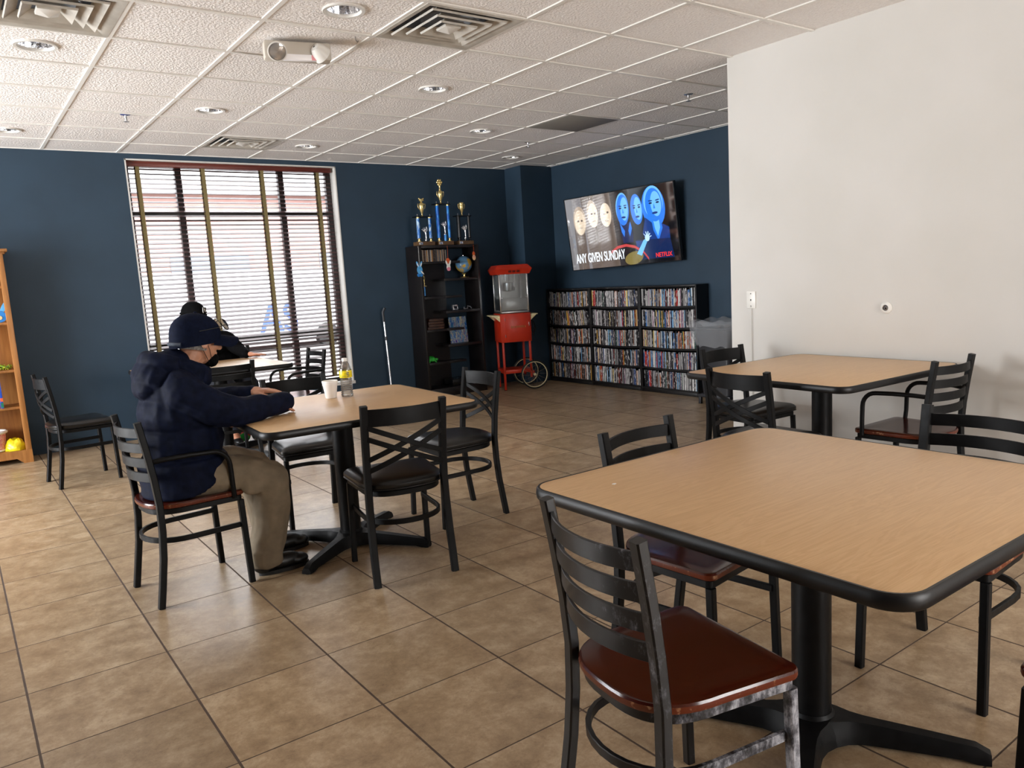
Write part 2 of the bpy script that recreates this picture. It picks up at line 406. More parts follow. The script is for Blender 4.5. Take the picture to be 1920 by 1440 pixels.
g.bb(WX0, WX1, YB, YB+.24, 0, WZ0); g.bb(WX0, WX1, YB, YB+.24, WZ1, CZ+.1)
struct('wall_back', g, M['blue_wall'])
g = MB()                                                   # white lining of the opening
g.bb(WX1-.012, WX1+.001, YB-.004, YB+.16, WZ0, WZ1); g.bb(WX0-.001, WX0+.012, YB-.004, YB+.16, WZ0, WZ1)
g.bb(WX0, WX1, YB-.004, YB+.16, WZ1-.012, WZ1+.001); g.bb(WX0-.01, WX1+.01, YB-.02, YB+.16, WZ0-.02, WZ0+.012)
struct('trim_2', g, M['white_wall'])
struct('wall_right', MB().bb(XTV, XTV+.2, 3.3, YB+.24, 0, CZ+.1), M['blue_wall'])
struct('wall_corner_column', MB().bb(5.93, XTV, 7.92, YB, 0, CZ), M['blue_wall'])
struct('wall_white', MB().bb(XW, XTV+.2, Y0, 3.512, 0, CZ+.1), M['white_wall'])
# left wall and rear wall with large windows (outside the frame)
def wall_with_windows(name, axis, pos, a0, a1, wins, m, z0=.35, z1=2.45, t=.2):
    g = MB()
    def put(u0, u1, za, zb):
        if axis == 'x': g.bb(pos-t, pos, u0, u1, za, zb)
        else: g.bb(u0, u1, pos-t, pos, za, zb)
    u = a0
    for w0, w1 in wins:
        put(u, w0, 0, CZ+.1); put(w0, w1, 0, z0); put(w0, w1, z1, CZ+.1); u = w1
    put(u, a1, 0, CZ+.1)
    struct(name, g, m)
LW = [(4.3, 7.7)]
wall_with_windows('wall_left', 'x', X0, Y0, YB, LW, M['blue_wall'])
RW = [(1.6, 4.2)]
wall_with_windows('wall_rear', 'y', Y0, X0-.2, XTV+.2, RW, M['white_wall'])

def portal(loc, rot, sx, sy):
    l = bpy.data.lights.new('window_portal', 'AREA'); l.shape = 'RECTANGLE'; l.size = sx; l.size_y = sy
    l.cycles.is_portal = True
    o = bpy.data.objects.new('window_portal', l); COL.objects.link(o); o.location = loc; o.rotation_euler = rot
portal(((WX0+WX1)/2, YB+.22, (WZ0+WZ1)/2), (-pi/2, 0, 0), WX1-WX0, WZ1-WZ0)
for a, b in LW: portal((X0-.16, (a+b)/2, 1.4), (0, -pi/2, 0), 2.1, b-a)
for a, b in RW: portal(((a+b)/2, Y0-.16, 1.4), (pi/2, 0, 0), b-a, 2.1)

# window frame and panes of the back window
yf = YB+.16
w = MB()
FX = [WX0+.02, 2.035, 3.07, WX1-.04]
for x in FX: w.rbox((x, yf, (WZ0+WZ1)/2), (.06, .06, WZ1-WZ0), .004)
for z in (WZ0+.03, .862, 2.17, WZ1-.03): w.rbox(((WX0+WX1)/2, yf, z), (WX1-WX0, .055, .055 if z != 2.17 else .045), .004)
win = struct('window_1', w, M['frame_brown'])
for a, b in zip(FX, FX[1:]):
    for z0, z1 in ((WZ0+.05, .84), (.885, 2.15), (2.19, WZ1-.05)):
        MB().bb(a+.03, b-.03, yf-.003, yf+.003, z0, z1).build('pane', M['pane'], win)

def plain_window(name, horiz, pos, a0, a1, z0=.35, z1=2.45, n=4):
    w = MB(); gl = []
    def bar(c, size): w.rbox(c if not horiz else (c[1], c[0], c[2]), size if not horiz else (size[1], size[0], size[2]), .004)
    for k in range(n+1): bar((pos, a0+.03+(a1-a0-.06)*k/n, (z0+z1)/2), (.06, .05, z1-z0))
    for z in (z0+.025, 1.9, z1-.025): bar((pos, (a0+a1)/2, z), (.055, a1-a0, .05))
    o = struct(name, w, M['frame_brown'])
    for k in range(n):
        u0, u1 = a0+.06+(a1-a0-.06)*k/n, a0+(a1-a0-.06)*(k+1)/n
        g = MB().bb(pos-.003, pos+.003, u0, u1, z0+.05, z1-.05) if not horiz else MB().bb(u0, u1, pos-.003, pos+.003, z0+.05, z1-.05)
        g.build('pane', M['pane'], o)
for a, b in LW: plain_window('window_2', False, X0-.1, a, b)
for a, b in RW: plain_window('window_3', True, Y0-.1, a, b)
# outside: pavement, facade, parked van
tag(MB().bb(-30, 45, -30, 60, -.5, -.2).build('ground', noisy('asphalt_pale', srgb(92, 90, 88), srgb(108, 106, 103), 3, .9, coords='World')), kind='structure')
b = thing('building', (8, 27, -.2), 'pale brick shop building across the street behind the blinds', 'building')
MB().bb(-12, 26, 27, 33, -.2, 4.6).build('wall', noisy('facade_brick', srgb(150, 116, 110), srgb(168, 134, 126), 1.2, .9, coords='World'), b, world=True)
MB().bb(-12.2, 26.2, 26.7, 33.2, 4.6, 5.0).build('roof', mat('facade_trim', srgb(150, 144, 140), .7), b, world=True)
for k in range(7): MB().bb(-9+5*k, -6.5+5*k, 26.95, 27.02, .8, 2.6).build('window', mat('facade_glass', srgb(110, 118, 130), .4), b, world=True)
v = thing('parked_van', (6.6, 20.6, -.2), 'white parked van with blue lettering seen between the blind slats', 'van')
MB().rbox((6.6, 21.2, .95), (5.2, 1.9, 1.9), .15).build('body', mat('van_white', srgb(176, 178, 182), .35), v, world=True)
for x in (4.9, 8.3):
    MB().lathe((x, 20.2, .12), [(.02, 0), (.30, 0), (.32, .04), (.32, .2), (.3, .24), (.02, .24)], 20, (0, 1, 0)).build('wheel', M['tyre'], v, world=True)
def letters(text, size, M4, mat_, name, parent, depth=.002, world=True, font_bold=True):
    c = bpy.data.curves.new(name, 'FONT'); c.body = text; c.size = size; c.extrude = depth/2; c.align_x = 'CENTER'; c.align_y = 'CENTER'
    if font_bold: c.offset = size*.012
    t = bpy.data.objects.new('tmp', c); COL.objects.link(t)
    dg = bpy.context.evaluated_depsgraph_get(); dg.update()
    me = bpy.data.meshes.new_from_object(t.evaluated_get(dg)); bpy.data.objects.remove(t)
    me.transform(M4)
    if world and parent is not None: me.transform(Matrix.Translation(-parent.location))
    me.materials.clear(); me.materials.append(mat_); me.name = name
    o = bpy.data.objects.new(name, me); COL.objects.link(o)
    if parent is not None: o.parent = parent
    return o
letters('AS', 1.0, Matrix.Translation((7.0, 20.23, .62)) @ Matrix.Rotation(pi/2, 4, 'X') @ Matrix.Scale(.9, 4, (1, 0, 0)), mat('van_blue', srgb(60, 84, 190), .4), 'lettering', v, .02)

# ------------------------------------------------------------------ window blind
bl = thing('window_blind', (2.57, 8.335, 2.6), 'dark wood venetian blind with olive tapes hanging in the big window', 'blind')
g = MB(); z = 2.585; tilt = Matrix.Rotation(math.radians(23), 3, 'X')
x0, x1 = WX0+.016, 3.603; nsl = 0
while z > .40:
    dx = rnd.uniform(-.003, .003); rr = Matrix.Rotation(rnd.uniform(-.0012, .0012), 3, 'Y') @ tilt
    g.box(((x0+x1)/2+dx, 8.335, z), (x1-x0, .048, .0034), rr); z -= .0442; nsl += 1
g.build('slats', M['slat'], bl, world=True)
MB().rbox(((x0+x1)/2, 8.328, 2.632), (x1-x0+.01, .062, .050), .004).build('headrail', M['headrail'], bl, world=True)
MB().rbox(((x0+x1)/2, 8.335, .372), (x1-x0, .05, .018), .004).build('bottom_rail', M['slat'], bl, world=True)
for x in (1.653, 2.255, 2.846, 3.453):
    t = MB()
    for s in (-1, 1):
        y = 8.335+s*.0275
        t.bb(x-.018, x+.018, y-.0008, y+.0008, .37, 2.61)
    zz = 2.585-.0221
    while zz > .4:
        t.bb(x-.018, x-.014, 8.309, 8.361, zz-.0225, zz-.0218); zz -= .0442
    t.build('ladder_tape', M['tape'], bl, world=True)

# ------------------------------------------------------------------ ceiling fixtures
GX = lambda i: .8781+i*.6096
GY = lambda j: 4.7016+j*.6096
def diffuser(name, i, j, label, m=M['grey_metal']):
    cx, cy = GX(i+.5), GY(j+.5)
    d = thing(name, (cx, cy, CZ), label, 'ceiling vent', group='square ceiling diffusers')
    o = MB(); P = lambda h, z: [(cx-h, cy-h, z), (cx+h, cy-h, z), (cx+h, cy+h, z), (cx-h, cy+h, z)]
    o.loft([P(.296, CZ+.004), P(.296, CZ-.003), P(.272, CZ-.004), P(.235, CZ+.02)], cap=False)
    o.build('frame', m, d, world=True)
    for a, b_, z in ((.232, .172, 0), (.172, .115, -.005), (.115, .06, -.010)):
        MB().loft([P(a, CZ+.004+z), P(a-.004, CZ-.006+z), P(b_, CZ+.030+z), P(b_+.003, CZ+.034+z)], cap=False).build('louver', m, d, world=True)
    MB().loft([P(.05, CZ+.004), P(.048, CZ-.008), P(.004, CZ-.03)]).build('centre_cone', M['white_metal'], d, world=True)
    MB().loft([P(.236, CZ+.02), P(.236, CZ+.2)], cap=False).build('duct', M['duct'], d, world=True)
    MB().lathe((cx, cy, CZ+.04), [(.15, 0), (.15, .16), (.001, .16)], 24, cap=False).build('neck', M['duct'], d, world=True)
for nm, i, j, lb in (('ceiling_diffuser', 2, -2, 'square grey ceiling diffuser beside the emergency light, biggest in view'),
                ('ceiling_diffuser', -1, -1, 'square ceiling diffuser cut off by the top left corner'),
                ('ceiling_diffuser', 2, 4, 'shiny square ceiling diffuser just in front of the big window')):
    diffuser(nm, i, j, lb)
# cut openings in the ceiling for recessed parts: rebuild the ceiling as tiles
ceil = bpy.data.objects['ceiling']; me = bpy.data.meshes.new('ceiling')
holes = {(2, -2), (-1, -1), (2, 4)}
lights = [(1, -2), (-1, 0), (-1, 4), (1, 2), (3, 0), (3, 4), (5, 2), (7, 4)]
g = MB()
for i in range(-7, 10):
    for j in range(-14, 6):
        xa, xb = max(X0, GX(i)), min(XTV, GX(i+1)); ya, yb = max(Y0, GY(j)), min(YB, GY(j+1))
        if xb <= xa or yb <= ya or (i, j) in holes: continue
        za, zb = CZ+.006, CZ+.1
        if (i, j) in lights:
            cx, cy = GX(i+.5), GY(j+.5)
            circ = [(cx+.088*math.cos(a*2*pi/32), cy+.088*math.sin(a*2*pi/32), za) for a in range(32)]
            sq = []
            for a in range(32):
                c_, s_ = math.cos(a*2*pi/32), math.sin(a*2*pi/32); k = .3048/max(abs(c_), abs(s_)); sq.append((cx+c_*k, cy+s_*k, za))
            g.loft([circ, sq], cap=False)
        else:
            vs = [g.bm.verts.new(p) for p in ((xa, ya, za), (xb, ya, za), (xb, yb, za), (xa, yb, za))]; g.face(vs)
g.bb(X0-.2, XTV+.2, Y0-.2, YB+.2, CZ+.32, CZ+.4, mi=1)
bpy.data.objects.remove(ceil)
struct('ceiling', g, [M['ceiling'], M['dark']], smooth=0)
LL = {(1, -2): 'recessed can light with chrome reflector beside the big grey diffuser at the top edge', (-1, 0): 'recessed can light below the diffuser in the top left corner',
      (-1, 4): 'recessed can light at the far left edge above the blue wall', (1, 2): 'recessed can light between the blue sprinkler and the emergency light',
      (3, 0): 'recessed can light in the middle of the ceiling, second largest on the right', (3, 4): 'recessed can light right of the diffuser over the window',
      (5, 2): 'recessed can light left of the plain grey ceiling panel', (7, 4): 'smallest recessed can light near the far corner column'}
proto = None
for i, j in lights:
    cx, cy = GX(i+.5), GY(j+.5)
    if proto is None:
        d = thing('recessed_light', (0, 0, 0), LL[(i, j)], 'ceiling light', group='recessed ceiling lights')
        MB().lathe((0, 0, 0), [(.086, .012), (.105, .006), (.107, .0), (.104, -.004), (.088, -.003), (.084, .004), (.084, .012)], 40, cap=False).build('trim_ring', M['white_metal'], d)
        g = MB(); seg = 40; prof = [(.085, .004), (.082, .03), (.074, .07), (.062, .105)]
        g.loft([[(r*(1+.012*(k % 2))*math.cos(k*2*pi/seg), r*(1+.012*(k % 2))*math.sin(k*2*pi/seg), z) for k in range(seg)] for r, z in prof], cap=False)
        g.build('reflector', M['reflector'], d, smooth=10)
        MB().lathe((0, 0, 0), [(.063, .105), (.001, .106)], 30, cap=False).lathe((0, 0, 0), [(.004, .06), (.02, .064), (.026, .078), (.018, .095), (.012, .106)], 20).build('lamp', M['white_plastic'], d)
        proto = d
    else: d = copy_tree(proto)
    d.location = (cx, cy, CZ); tag(d, LL[(i, j)])
# plain grey return panel
tag(MB().rbox((GX(6.5), GY(1.5), CZ+.001), (.584, .584, .008), .002).build('ceiling_panel', mat('grey_grille', srgb(140, 136, 128), .6)), 'plain grey return air panel set in the ceiling grid', 'ceiling panel')
SP = [(.65, 3.08, 'ceiling sprinkler with a blue cap above the window', 1), (6.74, -.55, 'ceiling sprinkler nearest the white wall edge', 0), (6.81, 3.05, 'ceiling sprinkler between the grey panel and the far corner', 0)]
for k, (i, j, lb, blue) in enumerate(SP):
    x, y = GX(i), GY(j)
    s = thing('sprinkler', (x, y, CZ+.006), lb, 'sprinkler', group='ceiling sprinklers')
    MB().lathe((x, y, CZ+.006), [(.036, 0), (.036, -.003), (.014, -.009), (.012, 0)], 20).build('escutcheon', mat('sprinkler_blue', srgb(40, 60, 130), .4) if blue else M['steel'], s, world=True)
    MB().lathe((x, y, CZ), [(.009, .004), (.009, -.02), (.006, -.024), (.004, -.045), (.02, -.047), (.02, -.049), (.001, -.05)], 14).tube([(x-.008, y, CZ-.02), (x-.012, y, CZ-.033), (x-.003, y, CZ-.045)], .0015, 6).tube([(x+.008, y, CZ-.02), (x+.012, y, CZ-.033), (x+.003, y, CZ-.045)], .0015, 6).build('head', M['steel'], s, world=True)
# emergency light
e = thing('emergency_light', (1.755, 4.345, CZ), 'twin-head emergency light box fixed to the ceiling', 'emergency light')
ra = math.atan2(-.058, .225); Rm = rz3(ra); c = V((1.762, 4.362, CZ-.055))
MB().rbox(c, (.36, .09, .095), .012, Rm).build('housing', mat('beige_plastic', srgb(196, 188, 176), .5), e, world=True)
MB().rbox(c+Rm @ V((.0, -.040, -.040)), (.24, .03, .032), .005, Rm).build('lens_strip', mat('sign_lens_white', srgb(250, 248, 250), .3), e, world=True)
MB().rbox(c+Rm @ V((.085, -.0505, -.040)), (.035, .012, .028), .003, Rm).build('red_mark', mat('sign_lens_pink', srgb(226, 150, 155), .3), e, world=True)
for dx, dirv in ((-.115, V((-.25, -.85, -.5))), (.115, V((.75, .25, -.5)))):
    p = c + Rm @ V((dx, -.055, -.01)); dv = dirv.normalized()
    h = MB().lathe(p-dv*.045, [(.006, 0), (.026, .004), (.042, .03), (.05, .062), (.052, .072), (.046, .074)], 28, dv, cap=False).build('lamp_head', M['white_metal'], e, world=True)
    o = MB().lathe(p-dv*.045, [(.047, .070), (.03, .076), (.001, .079)], 28, dv, cap=False).build('lens', mat('headlamp_lens', (.5, .48, .46, 1), .1, .6), e, world=True)
# ceiling hook
tag(MB().tube([(2.01, 4.135, CZ), (2.012, 4.13, CZ-.02), (2.02, 4.13, CZ-.03), (2.026, 4.13, CZ-.022)], .0016, 6).build('ceiling_hook', M['dark']), 'tiny wire hook hanging from the ceiling grid above the emergency light', 'hook')

# ------------------------------------------------------------------ tables
def table(x, y, size, ztop, rz, base, brz, label):
    t = thing('dining_table', (base[0], base[1], 0), label, 'table', group='square pedestal tables')
    w, d = size; poly = rounded_rect(w, d, .075, 8)
    Mt = Matrix.Translation((x-base[0], y-base[1], 0)) @ Matrix.Rotation(rz, 4, 'Z')
    def put(mb, nm, m):
        o = mb.build(nm, m, t); o.matrix_local = Mt; return o
    P = lambda ins, z: ringz(offset_poly(poly, ins), z)
    put(MB().loft([P(.010, ztop-.03), P(.010, ztop-.0006), P(.0115, ztop)]), 'tabletop', M['laminate'])
    g = MB(); prof = [(.011, ztop-.0005), (.004, ztop+.0002), (.0, ztop-.004), (-.002, ztop-.016), (0, ztop-.030), (.004, ztop-.034), (.011, ztop-.032)]
    g.loft([P(a, z) for a, z in prof], cap=False)
    put(g, 'edge_band', M['rubber'])
    MB().lathe((0, 0, 0), [(.054, .035), (.054, ztop-.05), (.075, ztop-.045), (.075, ztop-.036)], 32).build('pedestal', M['black'], t)
    g = MB()
    for k in range(4):
        a = brz+math.radians(45+90*k); dv = V((math.cos(a), math.sin(a), 0))
        g.sweep([dv*.03+V((0,0,ztop-.042)), dv*.36+V((0,0,ztop-.042))], .045, .012)
    g.build('top_bracket', M['black'], t)
    g = MB(); n = 12
    g.lathe((0, 0, 0), [(.07, .025), (.075, .05), (.062, .075), (.056, .085)], 24)
    for k in range(4):
        a = brz+pi/2*k; dv = V((math.cos(a), math.sin(a), 0)); sd = V((-dv.y, dv.x, 0)); R_ = []
        for i in range(n+1):
            s = i/n; r = .03+s*.42; wd = .036-.012*s+.055*math.exp(-((s)/.14)**2)
            zt = .075-.03*s**1.3; zb = .012 if s < .9 else .004
            if s > .93: zt -= .014*(s-.93)/.07
            c0 = dv*r
            R_.append([c0-sd*wd+V((0,0,zb)), c0+sd*wd+V((0,0,zb)), c0+sd*wd*.92+V((0,0,zt*.6)), c0+sd*wd*.6+V((0,0,zt)), c0-sd*wd*.6+V((0,0,zt)), c0-sd*wd*.92+V((0,0,zt*.6))])
        g.loft(R_); p = dv*.43; g.lathe((p.x, p.y, 0), [(.016, 0), (.016, .012)], 12)
    g.build('cross_base', M['black'], t)
    return t
table(1.793, 1.185, (1.075, 1.10), .770, 0, (1.854, 1.219), math.radians(-59.6), 'square light oak laminate table with black edge, nearest in front')
table(1.56, 3.71, (1.07, 1.01), .765, math.radians(-3), (1.585, 3.80), math.radians(37), 'square oak laminate table with the foam cup and water bottle')
table(3.835, 2.475, (1.06, 1.04), .765, math.radians(-2.5), (3.845, 2.457), math.radians(35), 'square oak laminate table standing by the white wall')
table(1.708, 6.74, (1.08, 1.04), .765, 0, (1.78, 6.74), math.radians(30), 'square oak laminate table in front of the window blind')
# paint fleck on the near table
tag(MB().prism([(0,0),(.010,.002),(.012,.008),(.004,.011),(-.003,.007)], 0, .0008, Matrix.Translation((1.43, 1.555, .7705))).build('paper_scrap', M['paper']), 'tiny cream paper scrap on the nearest table', 'scrap')

# ------------------------------------------------------------------ chairs
def seat_outline(w=.42, dfront=.205, dback=.205, r=.03):
    pts = []
    hw = w/2
    for cx, sgn in ((hw-r, 1), ):
        pass
    # ccw starting right-front
    for i in range(6):
        a = math.radians(0+90*i/5); pts.append((hw-r+r*math.cos(a), dfront-r+r*math.sin(a)))
    for i in range(6):
        a = math.radians(90+90*i/5); pts.append((-hw+r+r*math.cos(a), dfront-r+r*math.sin(a)))
    # left side taper into rounded back
    for i in range(0, 25):
        a = pi + pi*i/24
        ex = .95
        x = math.cos(a)*(hw-.008); y = -.02 + math.sin(a)*(dback-.02)
        x = math.copysign(abs(math.cos(a))**.72, math.cos(a))*(hw-.012)
        y = -.015 - abs(math.sin(a))**.80*(dback-.015)
        pts.append((x, y))
    return pts
SO = seat_outline()
def rear_leg_path(sx, spread=.187):
    return [(sx*spread, -.212, 0), (sx*spread, -.196, .10), (sx*(spread-.002), -.178, .22), (sx*(spread-.004), -.168, .34), (sx*(spread-.006), -.166, .46), (sx*(spread-.006), -.176, .58), (sx*(spread-.005), -.192, .70), (sx*(spread-.004), -.214, .835)]
def U_path(z, w, yf, yb, n=14):
    p = [(w, yf, z), (w, yf*.3, z)]
    for i in range(n+1):
        a = pi*i/n; p.append((w*math.cos(a), -.03-abs(math.sin(a))**.85*(abs(yb)-.03) if yb < 0 else 0, z))
    return p[:2]+p[2:]+[(-w, yf*.3, z), (-w, yf, z)]
def bow(z, half, y0, depth, n=10):
    return [(half*(2*i/n-1), y0-depth*(1-(2*i/n-1)**2), z) for i in range(n+1)]
def make_chair(kind, seat, label, arms=False, worn=False):
    t = thing('dining_chair' if not arms else 'armchair', (0, 0, 0), label, 'chair')
    fm = M['black_worn'] if worn else M['black']
    P = lambda ins, z: ringz(inset(SO, ins), z)
    if seat == 'wood':
        MB().loft([P(.010, .430), P(.002, .434), P(0, .440), P(0, .450)], mi=1).loft([P(0, .450), P(.003, .4555), P(.010, .457), P(.05, .4545), P(.09, .4535)], mi=0).build('seat', [M['mahogany'], M['mahogany_edge']], t)
    else:
        g = MB().loft([P(.012, .432), P(.002, .438), P(-.004, .448), P(-.003, .462), P(.008, .472), P(.020, .479), P(.04, .484), P(.07, .487), P(.11, .4885), P(.15, .489)])
        g.build('seat', M['vinyl'], t)
        g = MB().tube([(x, y, .440) for x, y in offset_poly(SO, -.002)], .004, 6, closed=True)
        g.build('seat_piping', M['vinyl'], t)
    g = MB()
    g.sweep([(x, y, .417) for x, y in offset_poly(SO, .022)], .020, .026, closed=True)
    g.build('seat_frame', M['black_wear'] if worn else fm, t)
    for sx in (-1, 1):
        MB().sweep(rear_leg_path(sx), .033, .027, up=(0, 1, 0)).lathe((sx*.187, -.212, -.001), [(.012, 0), (.012, .006)], 10).build('leg', fm, t)
        lm = M['black_wear'] if (worn and sx == 1) else fm
        MB().sweep([(sx*.193, .197, 0), (sx*.188, .185, .405)], .026, .026, up=(0, 1, 0)).lathe((sx*.193, .197, -.001), [(.012, 0), (.012, .006)], 10).build('leg', lm, t)
    MB().sweep(U_path(.285, .178, .188, -.205), .013, .024).build('stretcher', M['black_wear'] if worn else fm, t)
    if kind == 'ladder':
        for z, dz in ((.785, 0), (.717, 0), (.650, 0), (.583, 0)):
            y0 = -.176-(z-.58)*.15
            MB().sweep(bow(z, .172, y0, .045), .009, .042).build('slat', fm, t)
    else:
        MB().sweep(bow(.778, .172, -.205, .040), .009, .078).build('top_rail', fm, t)
        g = MB()
        for s in (-1, 1):
            for dz in (0, .052):
                za, zb = .735-dz, .585-dz; n = 10; pth = []
                for i in range(n+1):
                    q = i/n; x = .172*(2*q-1)*s; z = zb+(za-zb)*q
                    pth.append((x, -.178-(z-.5)*.12-.035*(1-(2*q-1)**2)+(.002*s), z))
                g.sweep(pth, .010, .023)
        g.build('cross_brace', fm, t)
    if arms:
        for sx in (-1, 1):
            x = sx*.20
            pth = [(sx*.183, -.172, .655), (x, -.12, .66), (sx*.215, -.02, .662), (sx*.217, .07, .658)]
            for i in range(7):
                a = pi/2*i/6; pth.append((sx*.217, .07+.075*math.sin(a), .583+.075*math.cos(a)))
            pth += [(sx*.217, .147, .50), (sx*.210, .152, .425)]
            MB().tube(pth, .0115, 10).build('armrest', fm, t)
    return t
def place(o, x, y, deg, label, group):
    o.location = (x, y, 0); o.rotation_euler.z = math.radians(deg); tag(o, label, group=group); return o
GR1, GR2, GR3 = 'ladder back chairs with wooden seats', 'cross back chairs with black seats', 'armchairs with ladder backs'
A = place(make_chair('ladder', 'wood', 'x', worn=True), 1.267, 1.203, -99, 'black ladder back chair with worn mahogany seat, nearest to the viewer', GR1)
B = place(make_chair('ladder', 'wood', 'x'), 1.885, 1.68, 187.9, 'ladder back chair pushed in behind the nearest table, two slats above the top', GR1)
Cc = place(copy_tree(B), 2.50, 1.14, 90, 'ladder back chair on the right side of the nearest table, cut by the edge', GR1)
Dd = place(copy_tree(B), 1.99, .47, 4, 'chair in the bottom right corner showing only a mahogany seat corner', GR1)
Mm = place(copy_tree(B), 1.70, 6.38, 0, 'ladder back chair before the window table, half hidden by the man in navy', GR1)
Oo = place(copy_tree(B), 2.19, 7.66, 180, 'ladder back chair against the blind behind the far window table', GR1)
H = place(make_chair('cross', 'vinyl', 'x'), 1.631, 3.303, -10.7, 'cross back chair with black seat, nearest at the cup and bottle table', GR2)
place(copy_tree(H), 2.267, 3.816, 88, 'cross back chair with shiny grey rail at the right of the cup table', GR2)
place(copy_tree(H), 1.63, 4.42, 175, 'cross back chair on the window side of the cup table', GR2)
place(copy_tree(H), .704, 6.756, -83, 'cross back chair standing alone by the blue wall', GR2)
place(copy_tree(H), 3.35, 2.47, -92, 'cross back chair at the near left side of the white wall table', GR2)
place(copy_tree(H), 3.99, 3.06, 178, 'cross back chair behind the white wall table', GR2)
K = place(make_chair('ladder', 'wood', 'x', arms=True), .79, 3.813, -85, 'black armchair with mahogany seat under the man in navy', GR3)
place(copy_tree(K), 4.02, 2.045, -1.5, 'black armchair with mahogany seat beside the white wall', GR3)
place(copy_tree(K), 2.37, 6.60, 90, 'black armchair at the right of the window table', GR3)
#@@PART2

# ------------------------------------------------------------------ movie racks
PAL = [srgb(*c) for c in ((28,28,32),(38,36,40),(20,20,24),(60,58,62),(205,203,200),(228,226,222),(180,178,176),(150,148,148),(120,40,38),(176,46,40),(46,70,120),(60,110,170),(110,160,200),(196,150,60),(214,190,120),(90,84,60),(190,110,70),(110,70,50),(60,90,80),(140,110,130),(210,170,140),(90,90,96))]
CN = ['black','black','black','dark grey','white','white','grey','grey','dark red','red','navy blue','blue','light blue','orange','yellow','olive','orange','brown','green','mauve','beige','dark grey']
def spine_mat(i, c):
    m = mat('case_spine_%s' % CN[i].replace(' ', '_'), c, .3); nt, b = nodes(m); N = nt.nodes.new; L = nt.links.new
    geo = N('ShaderNodeNewGeometry'); mp = N('ShaderNodeMapping'); mp.inputs['Scale'].default_value = (1, 60, 22)
    n = N('ShaderNodeTexNoise'); n.inputs['Scale'].default_value = 1.0; n.inputs['Detail'].default_value = 3; n.inputs['Distortion'].default_value = .6
    r = N('ShaderNodeValToRGB'); r.color_ramp.elements[0].position = .56; r.color_ramp.elements[1].position = .62
    L(geo.outputs['Position'], mp.inputs['Vector']); L(mp.outputs[0], n.inputs['Vector']); L(n.outputs['Fac'], r.inputs[0])
    lum = sum(c[:3])/3
    r.color_ramp.elements[0].color = c
    r.color_ramp.elements[1].color = srgb(200, 196, 194) if lum < .25 else srgb(90, 84, 90)
    L(r.outputs[0], b.inputs['Base Color']); return m
SM = [spine_mat(i, c) for i, c in enumerate(PAL)]
SLEEVE = mat('case_plastic_black', srgb(20, 20, 22), .35)
def case_mesh(w, h, d):
    """keep case: plastic shell, rounded spine, printed insert on spine"""
    g = MB(); c = .0018
    prof = [(-d, -w/2), (-d, w/2), (-c*1.5, w/2), (0, w/2-c), (0, -w/2+c), (-c*1.5, -w/2)]
    a = [(-x if False else x, y, 0) for x, y in prof]
    g.loft([[(-p[0], p[1], 0) for p in prof], [(-p[0], p[1], h) for p in prof]], mi=0)
    g.box((-.0003, 0, h/2), (.0006, w-.0035, h-.006), mi=1)
    return g
RACKS = [(7.90, 7.07, 'left movie rack next to the column'), (7.07, 6.24, 'middle movie rack'), (6.24, 5.41, 'right movie rack next to the trash bin')]
RH, NB = 1.178, 5
protos = {}
cases = []
